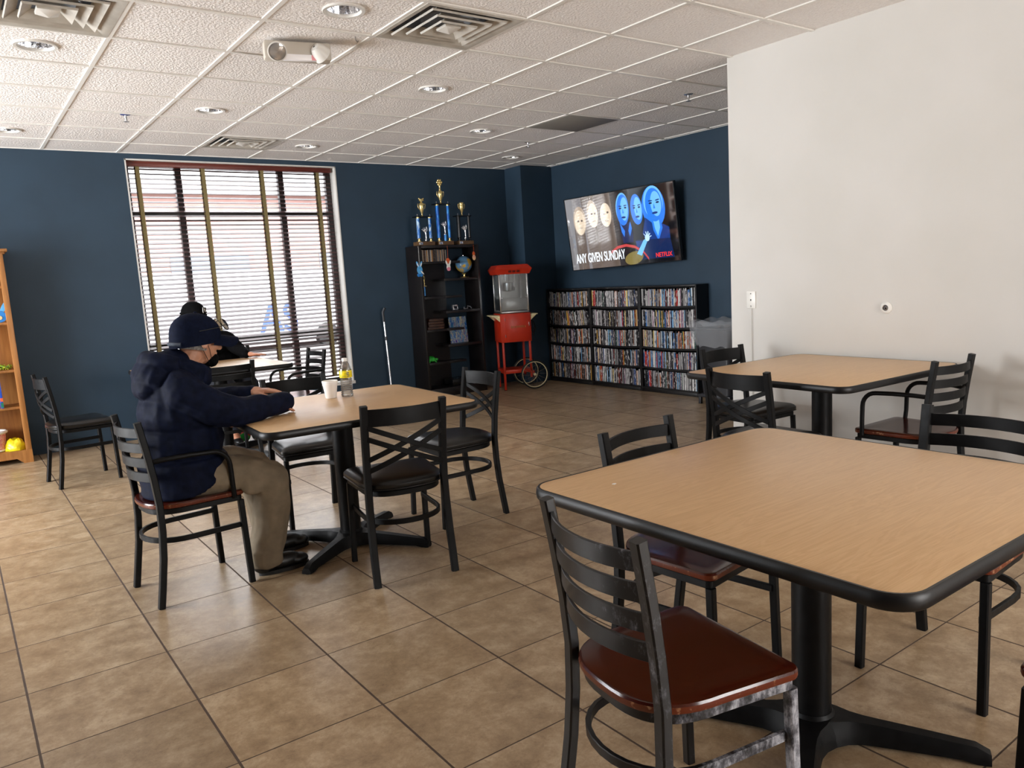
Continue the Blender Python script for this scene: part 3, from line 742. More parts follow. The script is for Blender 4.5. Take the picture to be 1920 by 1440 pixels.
for ri, (ya, yb, lab) in enumerate(RACKS):
    rk = thing('movie_rack', (XTV-.11, (ya+yb)/2, 0), {0: 'black five shelf movie rack at the left, touching the corner column', 1: 'black five shelf movie rack in the middle of the three', 2: 'black five shelf movie rack at the right, next to the trash bin'}[ri], 'shelf', group='three black movie racks')
    xf, xb = XTV-.20, XTV-.004
    for y in (ya-.009, yb+.009): MB().rbox(((xf+xb)/2, y, RH/2), (xb-xf, .018, RH), .001).build('side_panel', M['rack'], rk, world=True)
    MB().rbox(((xf+xb)/2, (ya+yb)/2, RH-.009), (xb-xf, ya-yb-.036, .018), .001).build('top_panel', M['rack'], rk, world=True)
    MB().bb(xb-.006, xb, yb+.018, ya-.018, .02, RH-.018).build('back_panel', M['rack'], rk, world=True)
    MB().rbox((xf+.012, (ya+yb)/2, .02), (.016, ya-yb-.036, .04), .001).build('plinth', M['rack'], rk, world=True)
    for k in range(NB):
        z0 = .045+k*.2265; sag = (.006, .012, .014, .016, .012)[k]*(1.1, 1.0, .8)[ri] if k else .001
        pth = [((xf+xb)/2, yb+.018+(ya-yb-.036)*q/10, z0-sag*4*(q/10)*(1-q/10)) for q in range(11)]
        MB().sweep(pth, xb-xf, .018).build('shelf_board', M['rack'], rk, world=True)
        y = ya-.022; lean = 0
        while y > yb+.024+.014:
            u = rnd.random(); wd = .0145 if u < .78 else (.0105 if u < .88 else rnd.choice((.022, .028)))
            if y-wd < yb+.022: break
            q = (y-wd/2-yb-.018)/(ya-yb-.036); zz = z0+.009-sag*4*q*(1-q)+.0004
            h = rnd.choice((.19, .19, .19, .19, .172, .186)); xo = xf+.022+rnd.uniform(0, .006)
            # palettes drift along the shelf
            if rnd.random() < .52: ci = rnd.choice((0,1,2,3,6,7,21,4)) if ri < 2 else rnd.choice((4,5,6,0,3,12,7,11))
            else: ci = rnd.randrange(len(PAL))
            if ri == 2 and k == 0 and y > ya-.12: ci = rnd.choice((16, 16, 9, 20, 11))
            if ri == 2 and k == 0 and y > ya-.07: ci = 0
            if ri == 2 and k == 1 and y > ya-.25: ci = rnd.choice((16, 9, 0, 12, 11, 4))
            if ri == 1 and k == 4 and y > ya-.07: ci = rnd.choice((14, 9, 9, 4))
            ln = .0
            if ri == 0 and k == 3 and .25 < q < .7: ln = .10
            if ri == 0 and k == 3 and q <= .25: ln = .16
            cases.append((ri, k, y-wd/2, zz, wd, h, xo, ci, ln))
            y -= wd+rnd.choice((.0002, .0004, .0012))+(ln*.012)
# the 300 nearest cases stand alone, the rest is one piece of stuff
cases.sort(key=lambda c: c[2])
ROWN = {4: 'top', 3: 'second', 2: 'middle', 1: 'fourth', 0: 'bottom'}
UN = {0: 'left', 1: 'middle', 2: 'right'}
for c in cases[:300]:
    ri, k, y, z, wd, h, xo, ci, ln = c; key = (wd, h, ci)
    if key not in protos:
        p = case_mesh(wd, h, .135).build('movie_case', [SLEEVE, SM[ci]], smooth=0); first = True; protos[key] = p; o = p
    else:
        o = protos[key].copy(); COL.objects.link(o)
    o.location = (xo, y, z); o.rotation_euler = (0, 0, 0)
    tag(o, 'movie case with %s spine on the %s shelf of the %s rack' % (CN[ci], ROWN[k], UN[ri]), 'movie case', 'movie cases with %s spine, %s shelf, %s rack' % (CN[ci], ROWN[k], UN[ri]))
g = MB()
for c in cases[300:]:
    ri, k, y, z, wd, h, xo, ci, ln = c; cc = .0018; d = .135
    Mx = Matrix.Translation((xo, y, z+(.0015*abs(ln)*10 if ln else 0))) @ Matrix.Rotation(-ln, 4, 'X')
    prof = [(d, -wd/2), (d, wd/2), (cc*1.5, wd/2), (0, wd/2-cc), (0, -wd/2+cc), (cc*1.5, -wd/2)]
    g.loft([[Mx @ V((p[0], p[1], 0)) for p in prof], [Mx @ V((p[0], p[1], h)) for p in prof]], mi=0)
    v_ = [g.bm.verts.new(Mx @ V((-.0004, yy, zz))) for yy, zz in ((-wd/2+.001, .003), (wd/2-.001, .003), (wd/2-.001, h-.003), (-wd/2+.001, h-.003))]
    g.face(v_, ci+1)
o = g.build('movie_cases', [SLEEVE]+SM, smooth=0)
tag(o, 'rows of movie cases filling the left rack and most of the middle rack', 'movie case', kind='stuff')

# ------------------------------------------------------------------ television
tvc = V((6.15, 6.425, 1.824)); TW, TH = 1.484, .8348
a_, b_, c_ = math.radians(11.14), math.radians(5.84), math.radians(1.69)
def rodr(k, t, x): k = k.normalized(); return x*math.cos(t)+k.cross(x)*math.sin(t)+k*k.dot(x)*(1-math.cos(t))
Rv, Uv, Nv = V((0,-1,0)), V((0,0,1)), V((-1,0,0))
Rv, Nv = rodr(V((0,0,1)), a_, Rv), rodr(V((0,0,1)), a_, Nv)
Uv, Nv = rodr(Rv, b_, Uv), rodr(Rv, b_, Nv)
Rv, Uv = rodr(Nv, c_, Rv), rodr(Nv, c_, Uv)
TM = Matrix((Rv, Uv, Nv)).transposed().to_4x4(); TM.translation = tvc
tv = thing('television', tvc, 'large flat television on the blue wall showing a movie title screen', 'television')
tv.rotation_euler = (0, 0, 0)
def tvb(mb, nm, m, parent=tv, smooth=38):
    for v in mb.bm.verts: v.co = TM @ v.co
    return mb.build(nm, m, parent, world=(parent is tv), smooth=smooth)
tvb(MB().rbox((0, 0, -.022), (TW, TH, .040), .006).rbox((0, -.05, -.055), (TW*.7, TH*.6, .03), .01), 'housing', M['black_gloss'])
def scr(name, r, g_, b__, s=1.0):
    m = mat(name, (.01, .01, .012, 1), .05, 0, 1.0, emit=srgb(r, g_, b__), es=s*TVS); m.node_tree.nodes['Principled BSDF'].inputs['IOR'].default_value = 2.1; return m
TVS = .75
SC = [scr('screen_black', 6, 7, 12), scr('screen_navy', 14, 34, 78), scr('screen_blue', 40, 120, 225), scr('screen_light_blue', 110, 185, 250), scr('screen_pale', 185, 220, 255),
      scr('screen_sepia', 165, 148, 130), scr('screen_sepia_light', 214, 196, 172), scr('screen_brown', 84, 72, 64), scr('screen_red', 186, 62, 62), scr('screen_olive', 120, 108, 56),
      scr('screen_white', 225, 240, 255, 1.3), scr('screen_logo_red', 235, 50, 36, 1.2), scr('screen_dark_blue', 16, 52, 120), scr('screen_grey', 118, 116, 118)]
sg = MB(); zc = [0.0005]
def uv(u, v_, z): return V(((u-.5)*(TW-.012), (v_-.5)*(TH-.012), z))
def shp(pts, mi, asp=True):
    zc[0] += .000025
    vs = [sg.bm.verts.new(uv(u, v_, zc[0])) for u, v_ in pts]; sg.face(vs, mi)
def elp(u, v_, ru, rv, mi, rot=0, n=28):
    k = TW/TH; pts = []
    for i in range(n):
        a = 2*pi*i/n; x, y = ru*k*math.cos(a), rv*math.sin(a)
        pts.append((u+(x*math.cos(rot)-y*math.sin(rot))/k, v_+x*math.sin(rot)+y*math.cos(rot)))
    shp(pts, mi)
shp([(0,0),(1,0),(1,1),(0,1)], 0)
shp([(0,0),(.47,0),(.44,1),(0,1)], 7); shp([(0,0),(.2,0),(.16,1),(0,1)], 13)  # greyish window reflection on the left half, painted into the screen picture
for u in (.12, .26, .37): shp([(u-.055, .0), (u+.05, .0), (u+.05, .62), (u-.05, .62)], 7)
elp(.13, .68, .062, .20, 5); elp(.13, .66, .052, .17, 6); elp(.26, .75, .052, .19, 5, .05); elp(.265, .73, .045, .165, 6)
elp(.385, .76, .058, .14, 7); elp(.385, .71, .052, .16, 6)
for u, v_ in ((.115,.68),(.15,.68),(.255,.75),(.285,.75),(.37,.73),(.405,.74)): elp(u, v_, .010, .014, 7)
for u, v_ in ((.135,.58),(.27,.65),(.39,.63)): elp(u, v_, .018, .010, 5)
# three blue portraits
def portrait(u, v_, ru, rv, hair, rot=0, skin=2, lite=3):
    elp(u-ru*.05, v_+rv*(.16 if hair != 3 or ru > .06 else .12), ru*(1.14 if ru > .06 else 1.03), rv*.98, hair, rot); elp(u, v_, ru, rv, skin, rot); elp(u+ru*.25, v_+rv*.05, ru*.62, rv*.75, lite, rot)
    for s in (-1, 1):
        elp(u+s*ru*.42+ru*.05, v_+rv*.12, ru*.2, rv*.055, 1, rot); elp(u+s*ru*.42+ru*.05, v_+rv*.26, ru*.26, rv*.04, 12, rot+.1*s)
    shp([(u+ru*.02, v_+rv*.1), (u+ru*.16, v_-rv*.22), (u-ru*.08, v_-rv*.22)], 2)
    elp(u+ru*.05, v_-rv*.48, ru*.34, rv*.07, 12, rot)
shp([(.50,.60),(.60,.56),(.62,.30),(.52,.30)], 1); shp([(.505,.58),(.545,.46),(.535,.38),(.515,.45)], 2); shp([(.60,.58),(.575,.46),(.585,.38),(.61,.48)], 2)
portrait(.545, .74, .056, .205, 3, -.06)
shp([(.62,.50),(.70,.50),(.72,.30),(.61,.30)], 0)
portrait(.668, .72, .052, .20, 0, .03)
elp(.815, .72, .098, .27, 2, .05); shp([(.735,.60),(.79,.52),(.77,.34),(.72,.30),(.70,.40)], 12)
shp([(.74,.42),(.79,.52),(.87,.50),(.93,.44),(.93,.28),(.72,.26)], 12); shp([(.785,.60),(.86,.60),(.875,.44),(.83,.28),(.795,.42)], 2); shp([(.80,.58),(.85,.58),(.855,.45),(.83,.34),(.81,.44)], 3)
portrait(.82, .745, .072, .215, 3, .04)
shp([(.60,.06),(.95,.05),(.93,.30),(.64,.32)], 1); shp([(.64,.22),(.70,.24),(.70,.30),(.63,.31)], 12)
# red arc, player, arm
pts = [(.40,.20),(.46,.255),(.54,.27),(.62,.235),(.69,.155),(.73,.06)]
for p, q in zip(pts, pts[1:]): shp([(p[0], p[1]-.018), (q[0], q[1]-.018), (q[0], q[1]+.018), (p[0], p[1]+.018)], 8)
elp(.60, .09, .085, .085, 9, .2); shp([(.63,.14),(.67,.11),(.735,.30),(.72,.325),(.70,.31)], 3); elp(.735, .335, .020, .045, 4)
for du, dv in ((-.03, .05), (-.01, .075), (.01, .075), (.024, .05), (.035, .015)): shp([(.732,.33),(.742,.325),(.737+du+.004,.34+dv),(.737+du-.004,.345+dv)], 4)
screen = tvb(sg, 'screen', SC, smooth=0)
def tvtext(s, u, v_, size, mi, nm, sx=1):
    o = letters(s, size, TM @ Matrix.Translation(uv(u, v_, .0025)) @ Matrix.Scale(sx, 4, (1,0,0)), SC[mi], nm, tv, .0006)
    return o
tvtext('ANY GIVEN SUNDAY', .285, .150, .150, 10, 'title_text', .49)
tvtext('NETFLIX', .862, .095, .066, 11, 'service_logo', .82)
g = MB()
for (u0, v0, u1, v1) in ((-.002,-.002,1.002,.004),(-.002,.996,1.002,1.002),(-.002,0,.004,1),(.996,0,1.002,1)):
    a, b = uv(u0, v0, 0), uv(u1, v1, 0); g.bb(a.x, b.x, a.y, b.y, -.002, .004)
g.rbox(uv(.5, -.012, .001), (.05, .008, .006), .002)
tvb(g, 'bezel', M['black_gloss'])
g = MB(); g.bb(XTV-.03, XTV, 6.2, 6.65, 1.6, 2.0); g.bb(XTV-.2, XTV-.02, 6.4, 6.46, 1.76, 1.84)
g.build('wall_mount', M['black'], tv, world=True)

# ------------------------------------------------------------------ black staggered bookcase
bk = thing('bookcase', (4.84, 8.08, 0), 'tall black bookcase with staggered shelves carrying trophies', 'bookcase')
yf_, yb_ = 7.93, 8.25; xl, xr = 4.43, 5.245; BH = 1.775; tk = .030
MB().rbox((xl+tk/2, (yf_+yb_)/2, BH/2), (tk, yb_-yf_, BH), .001).build('side_panel', M['espresso'], bk, world=True)
MB().rbox((xr-tk/2, (yf_+yb_)/2, BH/2), (tk, yb_-yf_, BH), .001).build('side_panel', M['espresso'], bk, world=True)
MB().rbox(((xl+xr)/2, (yf_+yb_)/2, BH-.016), (xr-xl-2*tk, yb_-yf_, .032), .001).build('top_panel', M['espresso'], bk, world=True)
MB().rbox(((xl+xr)/2, (yf_+yb_)/2, .05), (xr-xl-2*tk, yb_-yf_, .1), .001).build('bottom_panel', M['espresso'], bk, world=True)
MB().bb(4.60, 4.93, yb_-.012, yb_, .1, BH-.03).build('back_panel', M['espresso'], bk, world=True)
LS = (1.588, 1.185, .80, .415); RS = (1.385, 1.005, .605)
for z in LS: MB().rbox(((xl+tk+4.74)/2, (yf_+yb_)/2, z-.013), (4.74-xl-tk, yb_-yf_-.006, .028), .001).rbox((4.855, yf_+.058, z-.013), (.232, .11, .028), .001).build('shelf_board', M['espresso'], bk, world=True)
for z in RS: MB().rbox(((4.74+xr-tk)/2, (yf_+yb_)/2+.004, z-.013), (xr-tk-4.74, yb_-yf_-.01, .028), .001).build('shelf_board', M['espresso'], bk, world=True)
# thin books on the top left shelf
x = 4.475; kinds = [('beige', (186,170,150)), ('dark brown', (58,46,42)), ('white', (205,200,196)), ('grey', (120,114,114)), ('orange', (196,140,70)), ('brown', (104,78,66)), ('black', (32,30,34))]
bm_ = [noisy('thin_book_%s' % n.replace(' ', '_'), srgb(*c), srgb(*[int(v*.6+60) for v in c]), 30, .5, stretch=(1, 1, 3), coords='World', lo=.5, hi=.62) for n, c in kinds]
while x < 4.80:
    wd = rnd.choice((.008, .010, .012, .014)); h = rnd.uniform(.128, .138); ci = rnd.choice((0,1,1,2,2,3,3,4,5,5,6))
    g = MB(); g.bb(0, wd, 0, .002, 0, h).bb(0, .0014, 0, .13, 0, h).bb(wd-.0014, wd, 0, .13, 0, h).bb(.0014, wd-.0014, .002, .126, .002, h-.002, mi=1)
    o = g.build('disc_case', [bm_[ci], M['paper']], smooth=0); o.location = (x, yf_+.03+rnd.uniform(0, .01), LS[0]+.0015)
    n = kinds[ci][0]; tag(o, 'slim %s disc case on the top left shelf of the black bookcase' % n, 'disc case', 'slim %s disc cases under the trophies' % n); x += wd+.0006

def box_legs(): pass
# ---- trophies
def figure(g, c, h, wings=True, mi=0):
    """little winged victory figure"""
    c = V(c); s = h
    g.lathe(c, [(.10*s, 0), (.10*s, .04*s), (.05*s, .08*s), (.045*s, .12*s)], 12, mi=mi)
    g.chain([(c+V((.02*s,0,.12*s)), .045*s), (c+V((.01*s,0,.40*s)), .055*s), (c+V((0,0,.62*s)), .075*s), (c+V((0,0,.72*s)), .03*s)], mi=mi)
    g.ell(c+V((0,0,.80*s)), (.05*s, .05*s, .065*s), mi=mi)
    g.chain([(c+V((.05*s,0,.66*s)), .026*s), (c+V((.12*s,-.02*s,.80*s)), .022*s), (c+V((.09*s,-.02*s,1.0*s)), .018*s)], mi=mi)
    g.chain([(c+V((-.05*s,0,.66*s)), .026*s), (c+V((-.12*s,-.03*s,.60*s)), .022*s)], mi=mi)
    if wings:
        for sx in (-1, 1):
            for k in range(4):
                a = math.radians(35+22*k); p0 = c+V((sx*.05*s, .03*s, .62*s)); p1 = p0+V((sx*math.cos(a)*.26*s, .04*s, math.sin(a)*.34*s))
                g.chain([(p0, .03*s), (p1, .016*s)], mi=mi)
def cup(g, c, h, mi=0, lid=True):
    c = V(c); k = h
    g.lathe(c, [(.15*k,0),(.16*k,.02*k),(.07*k,.06*k),(.045*k,.14*k),(.06*k,.2*k),(.15*k,.42*k),(.20*k,.62*k),(.21*k,.78*k),(.19*k,.88*k)]+([(.13*k,.94*k),(.07*k,.98*k),(.10*k,1.0*k)] if lid else [(.23*k,.98*k),(.235*k,1.0*k),(.215*k,1.0*k),(.19*k,.9*k),(.02*k,.6*k)]), 24, mi=mi)
    for sx in (-1, 1):
        g.tube([c+V((sx*.17*k,0,.5*k)), c+V((sx*.27*k,0,.58*k)), c+V((sx*.31*k,0,.74*k)), c+V((sx*.29*k,0,.90*k)), c+V((sx*.22*k,0,.88*k))], .016*k, 8, mi=mi)
def trophy(x, w, hcol, cuph, colmat, label, blackcup=False):
    z = BH+.0005; y = 8.0
    t = thing('trophy', (x, y, z), label, 'trophy', group='three column trophies on the bookcase')
    MB().rbox((x, y, z+.022), (w, .13, .044), .003).build('base', M['walnut'], t, world=True)
    MB().rbox((x-w/2+.03, y-.0665, z+.022), (.045, .003, .03), .001).build('plaque', M['silver'], t, world=True)
    zc_ = z+.044
    for cx, cy in ((-w/2+.032, -.03), (w/2-.032, -.03), (-w/2+.062, .035)):
        p = (x+cx, y+cy, zc_)
        MB().lathe(p, [(.021, 0), (.022, .008), (.011, .018), (.011, .028), (.019, .038)], 16).lathe(p, [(.019, hcol-.012), (.019, hcol)], 16).build('column_foot', M['gold'] if not blackcup else M['black_gloss'], t, world=True)
        MB().lathe(p, [(.0165, .038), (.0165, hcol-.010)], 20).build('column', colmat, t, world=True)
    zt = zc_+hcol
    MB().rbox((x, y, zt+.006), (w*.96, .11, .012), .002).build('upper_deck', M['black_gloss'], t, world=True)
    g = MB(); cup(g, (x+.0, y, zt+.012), cuph, lid=not blackcup); g.build('cup', M['gold'], t, world=True)
    g = MB()
    for cx in (-w/2+.025, w/2-.025): g.lathe((x+cx, y-.03, zt+.012), [(.006,0),(.003,.008),(.006,.016),(.001,.024)], 10)
    g.build('finial', M['silver'], t, world=True)
    g = MB(); fz = zc_+(.075 if hcol > .4 else (.012 if hcol < .28 else .03))
    figure(g, (x+.012, y-.03, fz), .155); g.build('figurine', M['silver'], t, world=True)
    MB().lathe((x+.012, y-.03, zc_), [(.016,0),(.016,fz-zc_)], 14).build('figurine_plinth', M['blue_foil'] if hcol > .4 else M['black_gloss'], t, world=True)
    return t, zt+.012+cuph
t1_, zt1 = trophy(4.545, .215, .275, .160, M['blue_marble'], 'gold cup trophy on blue marbled columns, left of the three')
g = MB()
for k in range(5): g.chain([((4.545, 8.0, zt1-.002), .008), ((4.545+(k-2)*.014, 8.0, zt1+.03+.006*abs(k-2)), .008)])
g.tube([(4.515, 8.0, zt1+.022), (4.545, 8.0, zt1+.012), (4.575, 8.0, zt1+.022)], .007, 8); g.build('topper', M['gold'], t1_, world=True)
t2_, zt2 = trophy(4.805, .205, .420, .155, M['blue_foil'], 'tallest trophy with bright blue columns and a gold topper')
g = MB(); tx = 4.805; g.chain([((tx, 8.0, zt2-.004), .013), ((tx, 8.0, zt2+.03), .009), ((tx, 8.0, zt2+.05), .014)])
for k in range(6):
    a = k*pi/3; g.ell((tx+.026*math.cos(a), 8.0, zt2+.088+.026*math.sin(a)), (.015, .010, .015), seg=10, rings=8)
g.ell((tx, 8.0, zt2+.088), (.016, .014, .016), seg=10, rings=8); g.build('topper', M['gold'], t2_, world=True)
t3_, zt3 = trophy(5.085, .205, .285, .150, M['black_gloss'], 'open gold cup trophy on black columns, right of the three', True)
# ---- hanging paper crafts
def hang(name, x, z, label, build, col=M['paper'], zt=BH-.01):
    y = yf_-.012
    t = thing(name, (x, y, z), label, 'paper craft', group='paper crafts hanging from the bookcase')
    MB().tube([(x+.004, y+.008, zt), (x+.002, y, zt-.03), (x, y, z+.03)], .0012, 5).build('string', col, t, world=True)
    build(t, x, y, z)
def flat(poly, x, y, z, nm, m, t, d=.003, dy=0):
    Mx = Matrix.Translation((x, y+dy, z)) @ Matrix.Rotation(pi/2, 4, 'X')
    MB().prism(poly, -d/2, d/2, Mx).build(nm, m, t, world=True)
def ep(cx, cz, rx, rz_, rot=0, n=22):
    return [(cx+rx*math.cos(a*2*pi/n)*math.cos(rot)-rz_*math.sin(a*2*pi/n)*math.sin(rot), cz+rx*math.cos(a*2*pi/n)*math.sin(rot)+rz_*math.sin(a*2*pi/n)*math.cos(rot)) for a in range(n)]
def b1(t, x, y, z):
    flat(ep(0, -.01, .034, .048), x, y, z, 'body', M['pblue'], t)
    for s in (-1, 1):
        flat(ep(s*.022, .055, .012, .034, -s*.35), x, y, z, 'ear', M['pblue'], t, dy=.003); flat(ep(s*.022, .048, .006, .022, -s*.35), x, y, z, 'ear_lining', M['paper'], t, dy=-.0005)
        flat(ep(s*.016, -.068, .019, .021), x, y, z, 'foot', M['pblue2'], t, dy=.003)
        flat(ep(s*.007, .012, .0025, .003), x, y, z, 'eye', M['black_gloss'], t, dy=-.003)
    flat(ep(.030, -.042, .007, .028, .7), x, y, z, 'arm', M['paper'], t, dy=-.003)
hang('paper_rabbit', 4.405+.01, 1.51, 'blue paper rabbit hanging at the left front of the bookcase', b1)
def b2(t, x, y, z):
    flat(ep(0, .045, .026, .032), x, y, z, 'hair', M['orange'], t, dy=.004)
    for s in (-1, 1): flat(ep(s*.021, .018, .010, .034, -s*.35), x, y, z, 'ear', M['paper'], t)
    flat(ep(0, -.03, .026, .042), x, y, z, 'body', M['paper'], t, dy=-.0005)
    flat(ep(0, -.050, .024, .022), x, y, z, 'belly', M['pink'], t, dy=-.003)
hang('paper_rabbit', 4.80, 1.545, 'white and pink paper rabbit with orange hair hanging in front of the bookcase', b2, M['orange'])
def b3(t, x, y, z):
    flat(ep(0, .028, .018, .026), x, y, z, 'head', M['orange'], t, dy=.003); flat(ep(0, -.018, .022, .032), x, y, z, 'egg', M['peach'], t); flat(ep(0, -.008, .018, .006), x, y, z, 'crack', M['pink'], t, dy=-.003)
hang('paper_chick', 5.165, 1.635, 'orange paper chick in an egg hanging at the right of the bookcase', b3, M['orange'])
# ---- globe
gl = thing('globe', (5.10, 8.06, RS[0]), 'blue desk globe with yellow continents on the bookcase', 'globe')
gm = noisy('globe_map', srgb(96, 140, 176), srgb(196, 160, 62), 7, .25, lo=.55, hi=.58, detail=8)
MB().lathe((5.10, 8.06, RS[0]), [(.05, .001), (.052, .008), (.03, .016), (.012, .022), (.012, .036), (.022, .04), (.03, .05), (.02, .055)], 24).build('stand', M['gold'], gl, world=True)
g = MB().ell((0, 0, 0), (.100, .100, .100), seg=32, rings=20); o = g.build('sphere', gm, gl); o.location = (0, 0, .160)
MB().tube([(0, .0, .256), (0, 0, .268)], .006, 8).build('pivot', M['silver'], gl)
MB().tube([(.0, .104*math.cos(a), .160+.104*math.sin(a)) for a in [(-pi/2+pi*i/16) for i in range(17)]], .003, 6).build('meridian_arm', M['steel'], gl)
# ---- small trophy and blue book lower left shelf
t = thing('small_trophy', (4.475, 8.0, LS[1]), 'small gold figure trophy on blue column inside the bookcase', 'trophy')
MB().rbox((4.49, 8.0, LS[1]+.008), (.07, .06, .014), .002).build('base', M['black_gloss'], t, world=True)
for dx in (-.018, .012): MB().lathe((4.49+dx, 8.0, LS[1]+.015), [(.011, 0), (.011, .105)], 14).build('column', M['blue_marble'] if dx < 0 else M['blue_foil'], t, world=True)
g = MB().rbox((4.49, 8.0, LS[1]+.127), (.065, .05, .012), .002)
figure(g, (4.478, 8.0, LS[1]+.133), .09, False); figure(g, (4.505, 8.0, LS[1]+.133), .10, False); g.ell((4.492, 7.998, LS[1]+.24), (.02, .012, .02)); g.build('figure_pair', M['gold'], t, world=True)
# ---- desk clock, cables, painting, boxes, toy, low box
t = thing('desk_clock', (4.90, 8.0, RS[1]), 'small silver desk clock on the bookcase', 'clock')
MB().rbox((4.90, 8.0, RS[1]+.034), (.07, .03, .062), .006, Matrix.Rotation(-.2, 3, 'X')).build('case', M['silver'], t, world=True)
MB().rbox((4.897, 7.983, RS[1]+.036), (.044, .004, .034), .001, Matrix.Rotation(-.2, 3, 'X')).build('display', M['black_gloss'], t, world=True)
o = MB().tube([(5.02, 7.99, RS[1]+.008), (5.03, 8.0, RS[1]+.03), (5.05, 8.02, RS[1]+.008), (5.08, 8.0, RS[1]+.012), (5.09, 8.02, RS[1]+.04), (5.12, 8.0, RS[1]+.03), (5.14, 8.01, RS[1]+.006)], .005, 8).build('coiled_cable', mat('grey_cable', srgb(120, 120, 124), .4)); tag(o, 'short grey cable lying on the bookcase right of the clock', 'cable')
pm = bpy.data.materials.new('poured_paint'); nt, b = nodes(pm); N = nt.nodes.new; L = nt.links.new
tc = N('ShaderNodeTexCoord'); mp = N('ShaderNodeMapping'); mp.inputs['Scale'].default_value = (16, 1, 5); mp.inputs['Rotation'].default_value = (0, .25, 0); n = N('ShaderNodeTexNoise'); n.inputs['Scale'].default_value = 1.1; n.inputs['Detail'].default_value = 7; n.inputs['Distortion'].default_value = 2.2
r = N('ShaderNodeValToRGB'); els = r.color_ramp.elements; els[0].position = .3; els[0].color = srgb(60, 150, 160); els[1].position = .72; els[1].color = srgb(230, 226, 170)
for p, c in ((.40, (20, 70, 170)), (.46, (150, 190, 200)), (.50, (40, 60, 150)), (.55, (220, 215, 160)), (.60, (30, 90, 190)), (.65, (110, 50, 90))):
    e_ = els.new(p); e_.color = srgb(*c)
L(tc.outputs['Object'], mp.inputs[0]); L(mp.outputs[0], n.inputs['Vector']); L(n.outputs['Fac'], r.inputs[0]); L(r.outputs[0], b.inputs['Base Color']); b.inputs['Roughness'].default_value = .25
t = thing('canvas_painting', (4.985, 8.10, RS[2]), 'small blue and yellow poured paint canvas leaning inside the bookcase', 'painting')
o = MB().rbox((0, 0, .158), (.245, .018, .315), .002, Matrix.Rotation(-.10, 3, 'X')).build('canvas', pm, t)
MB().bb(-.11, .11, .012, .03, .02, .034).build('stretcher_bar', M['oak'], t).location = (0, 0, -.018)
for k in range(4):
    o = MB().rbox((4.60+.01*(k % 2), 8.06, LS[2]+.016+.032*k), (.22-.01*k, .2, .029), .002).bb(4.50, 4.70, 7.958, 7.9615, LS[2]+.010+.032*k, LS[2]+.014+.032*k, mi=1).build('game_box', [noisy('dark_box_card', srgb(40, 24, 20), srgb(70, 40, 30), 20, .5), M['walnut']])
    tag(o, 'flat dark game box stacked on the left shelf of the bookcase, %s' % ('lowest of four', 'second from the bottom', 'second from the top', 'topmost of four')[k], 'box', 'stack of dark game boxes')
t = thing('toy_turtle', (4.52, 8.0, LS[3]), 'green plastic turtle toy on a low shelf of the bookcase', 'toy')
g = MB().lathe((4.52, 8.0, LS[3]+.022), [(.058, 0), (.062, .012), (.05, .034), (.028, .052), (.001, .058)], 14); g.build('shell', M['green'], t, world=True, smooth=10)
g = MB().ell((4.52, 8.0, LS[3]+.024), (.05, .05, .014)); g.ell((4.585, 7.985, LS[3]+.034), (.022, .018, .017)); g.build('body', M['green'], t, world=True)
for sx, sy in ((-1,-1),(1,-1),(-1,1),(1,1)): MB().cap((4.52+sx*.032, 8.0+sy*.032, LS[3]+.022), (4.52+sx*.044, 8.0+sy*.044, LS[3]+.009), .009, .008).build('leg', M['green'], t, world=True)
t = thing('media_box', (4.98, 8.06, .1), 'low black electronic box on the bottom of the bookcase', 'electronics')
MB().rbox((4.98, 8.07, .141), (.40, .2, .08), .004).build('case', M['black_gloss'], t, world=True)
MB().rbox((5.02, 7.968, .150), (.04, .003, .01), .001).rbox((5.02, 7.968, .120), (.05, .003, .008), .001).build('badge', M['silver'], t, world=True)

# ------------------------------------------------------------------ popcorn cart
ang = math.atan2(-.374, .927); F0 = V((5.32, 7.66, 0)); Rp = rz3(ang)
pc = thing('popcorn_cart', F0, 'red popcorn machine cart with clear cabinet and spoked wheels', 'popcorn machine', rz=ang)
W_, D_ = .36, .34
def pb(g, nm, m, smooth=38): return g.build(nm, m, pc, smooth=smooth)
for px_, py_, zb in ((0, 0, 0), (0, 1, 0), (1, 0, .14), (1, 1, .14)):
    pb(MB().rbox((.013+px_*(W_-.026), .013+py_*(D_-.026), (zb+.60)/2), (.026, .026, .60-zb), .003), 'leg', M['red'])
g = MB()
for px_, py_ in ((0, 0), (0, 1)): g.lathe((.013, .013+py_*(D_-.026), 0), [(.018, 0), (.018, .006), (.008, .012)], 12)
pb(g, 'foot', M['rubber'])
pb(MB().rbox((W_/2, D_/2, .225), (W_, D_, .045), .004), 'lower_shelf', M['red'])
pb(MB().rbox((W_/2, D_/2, .755), (W_+.02, D_+.02, .345), .006), 'cart_cabinet', M['red'])
pb(MB().rbox((W_/2+.02, -.012, .755), (W_-.05, .006, .31), .002), 'cabinet_door', M['red'])
g = MB().rbox((W_-.02, -.020, .79), (.008, .012, .05), .002); pb(g, 'door_handle', M['chrome'])
g = MB()
for z in (.66, .86): g.lathe((.045, -.018, z-.015), [(.004, 0), (.004, .03)], 8)
pb(g, 'hinge', M['chrome'])
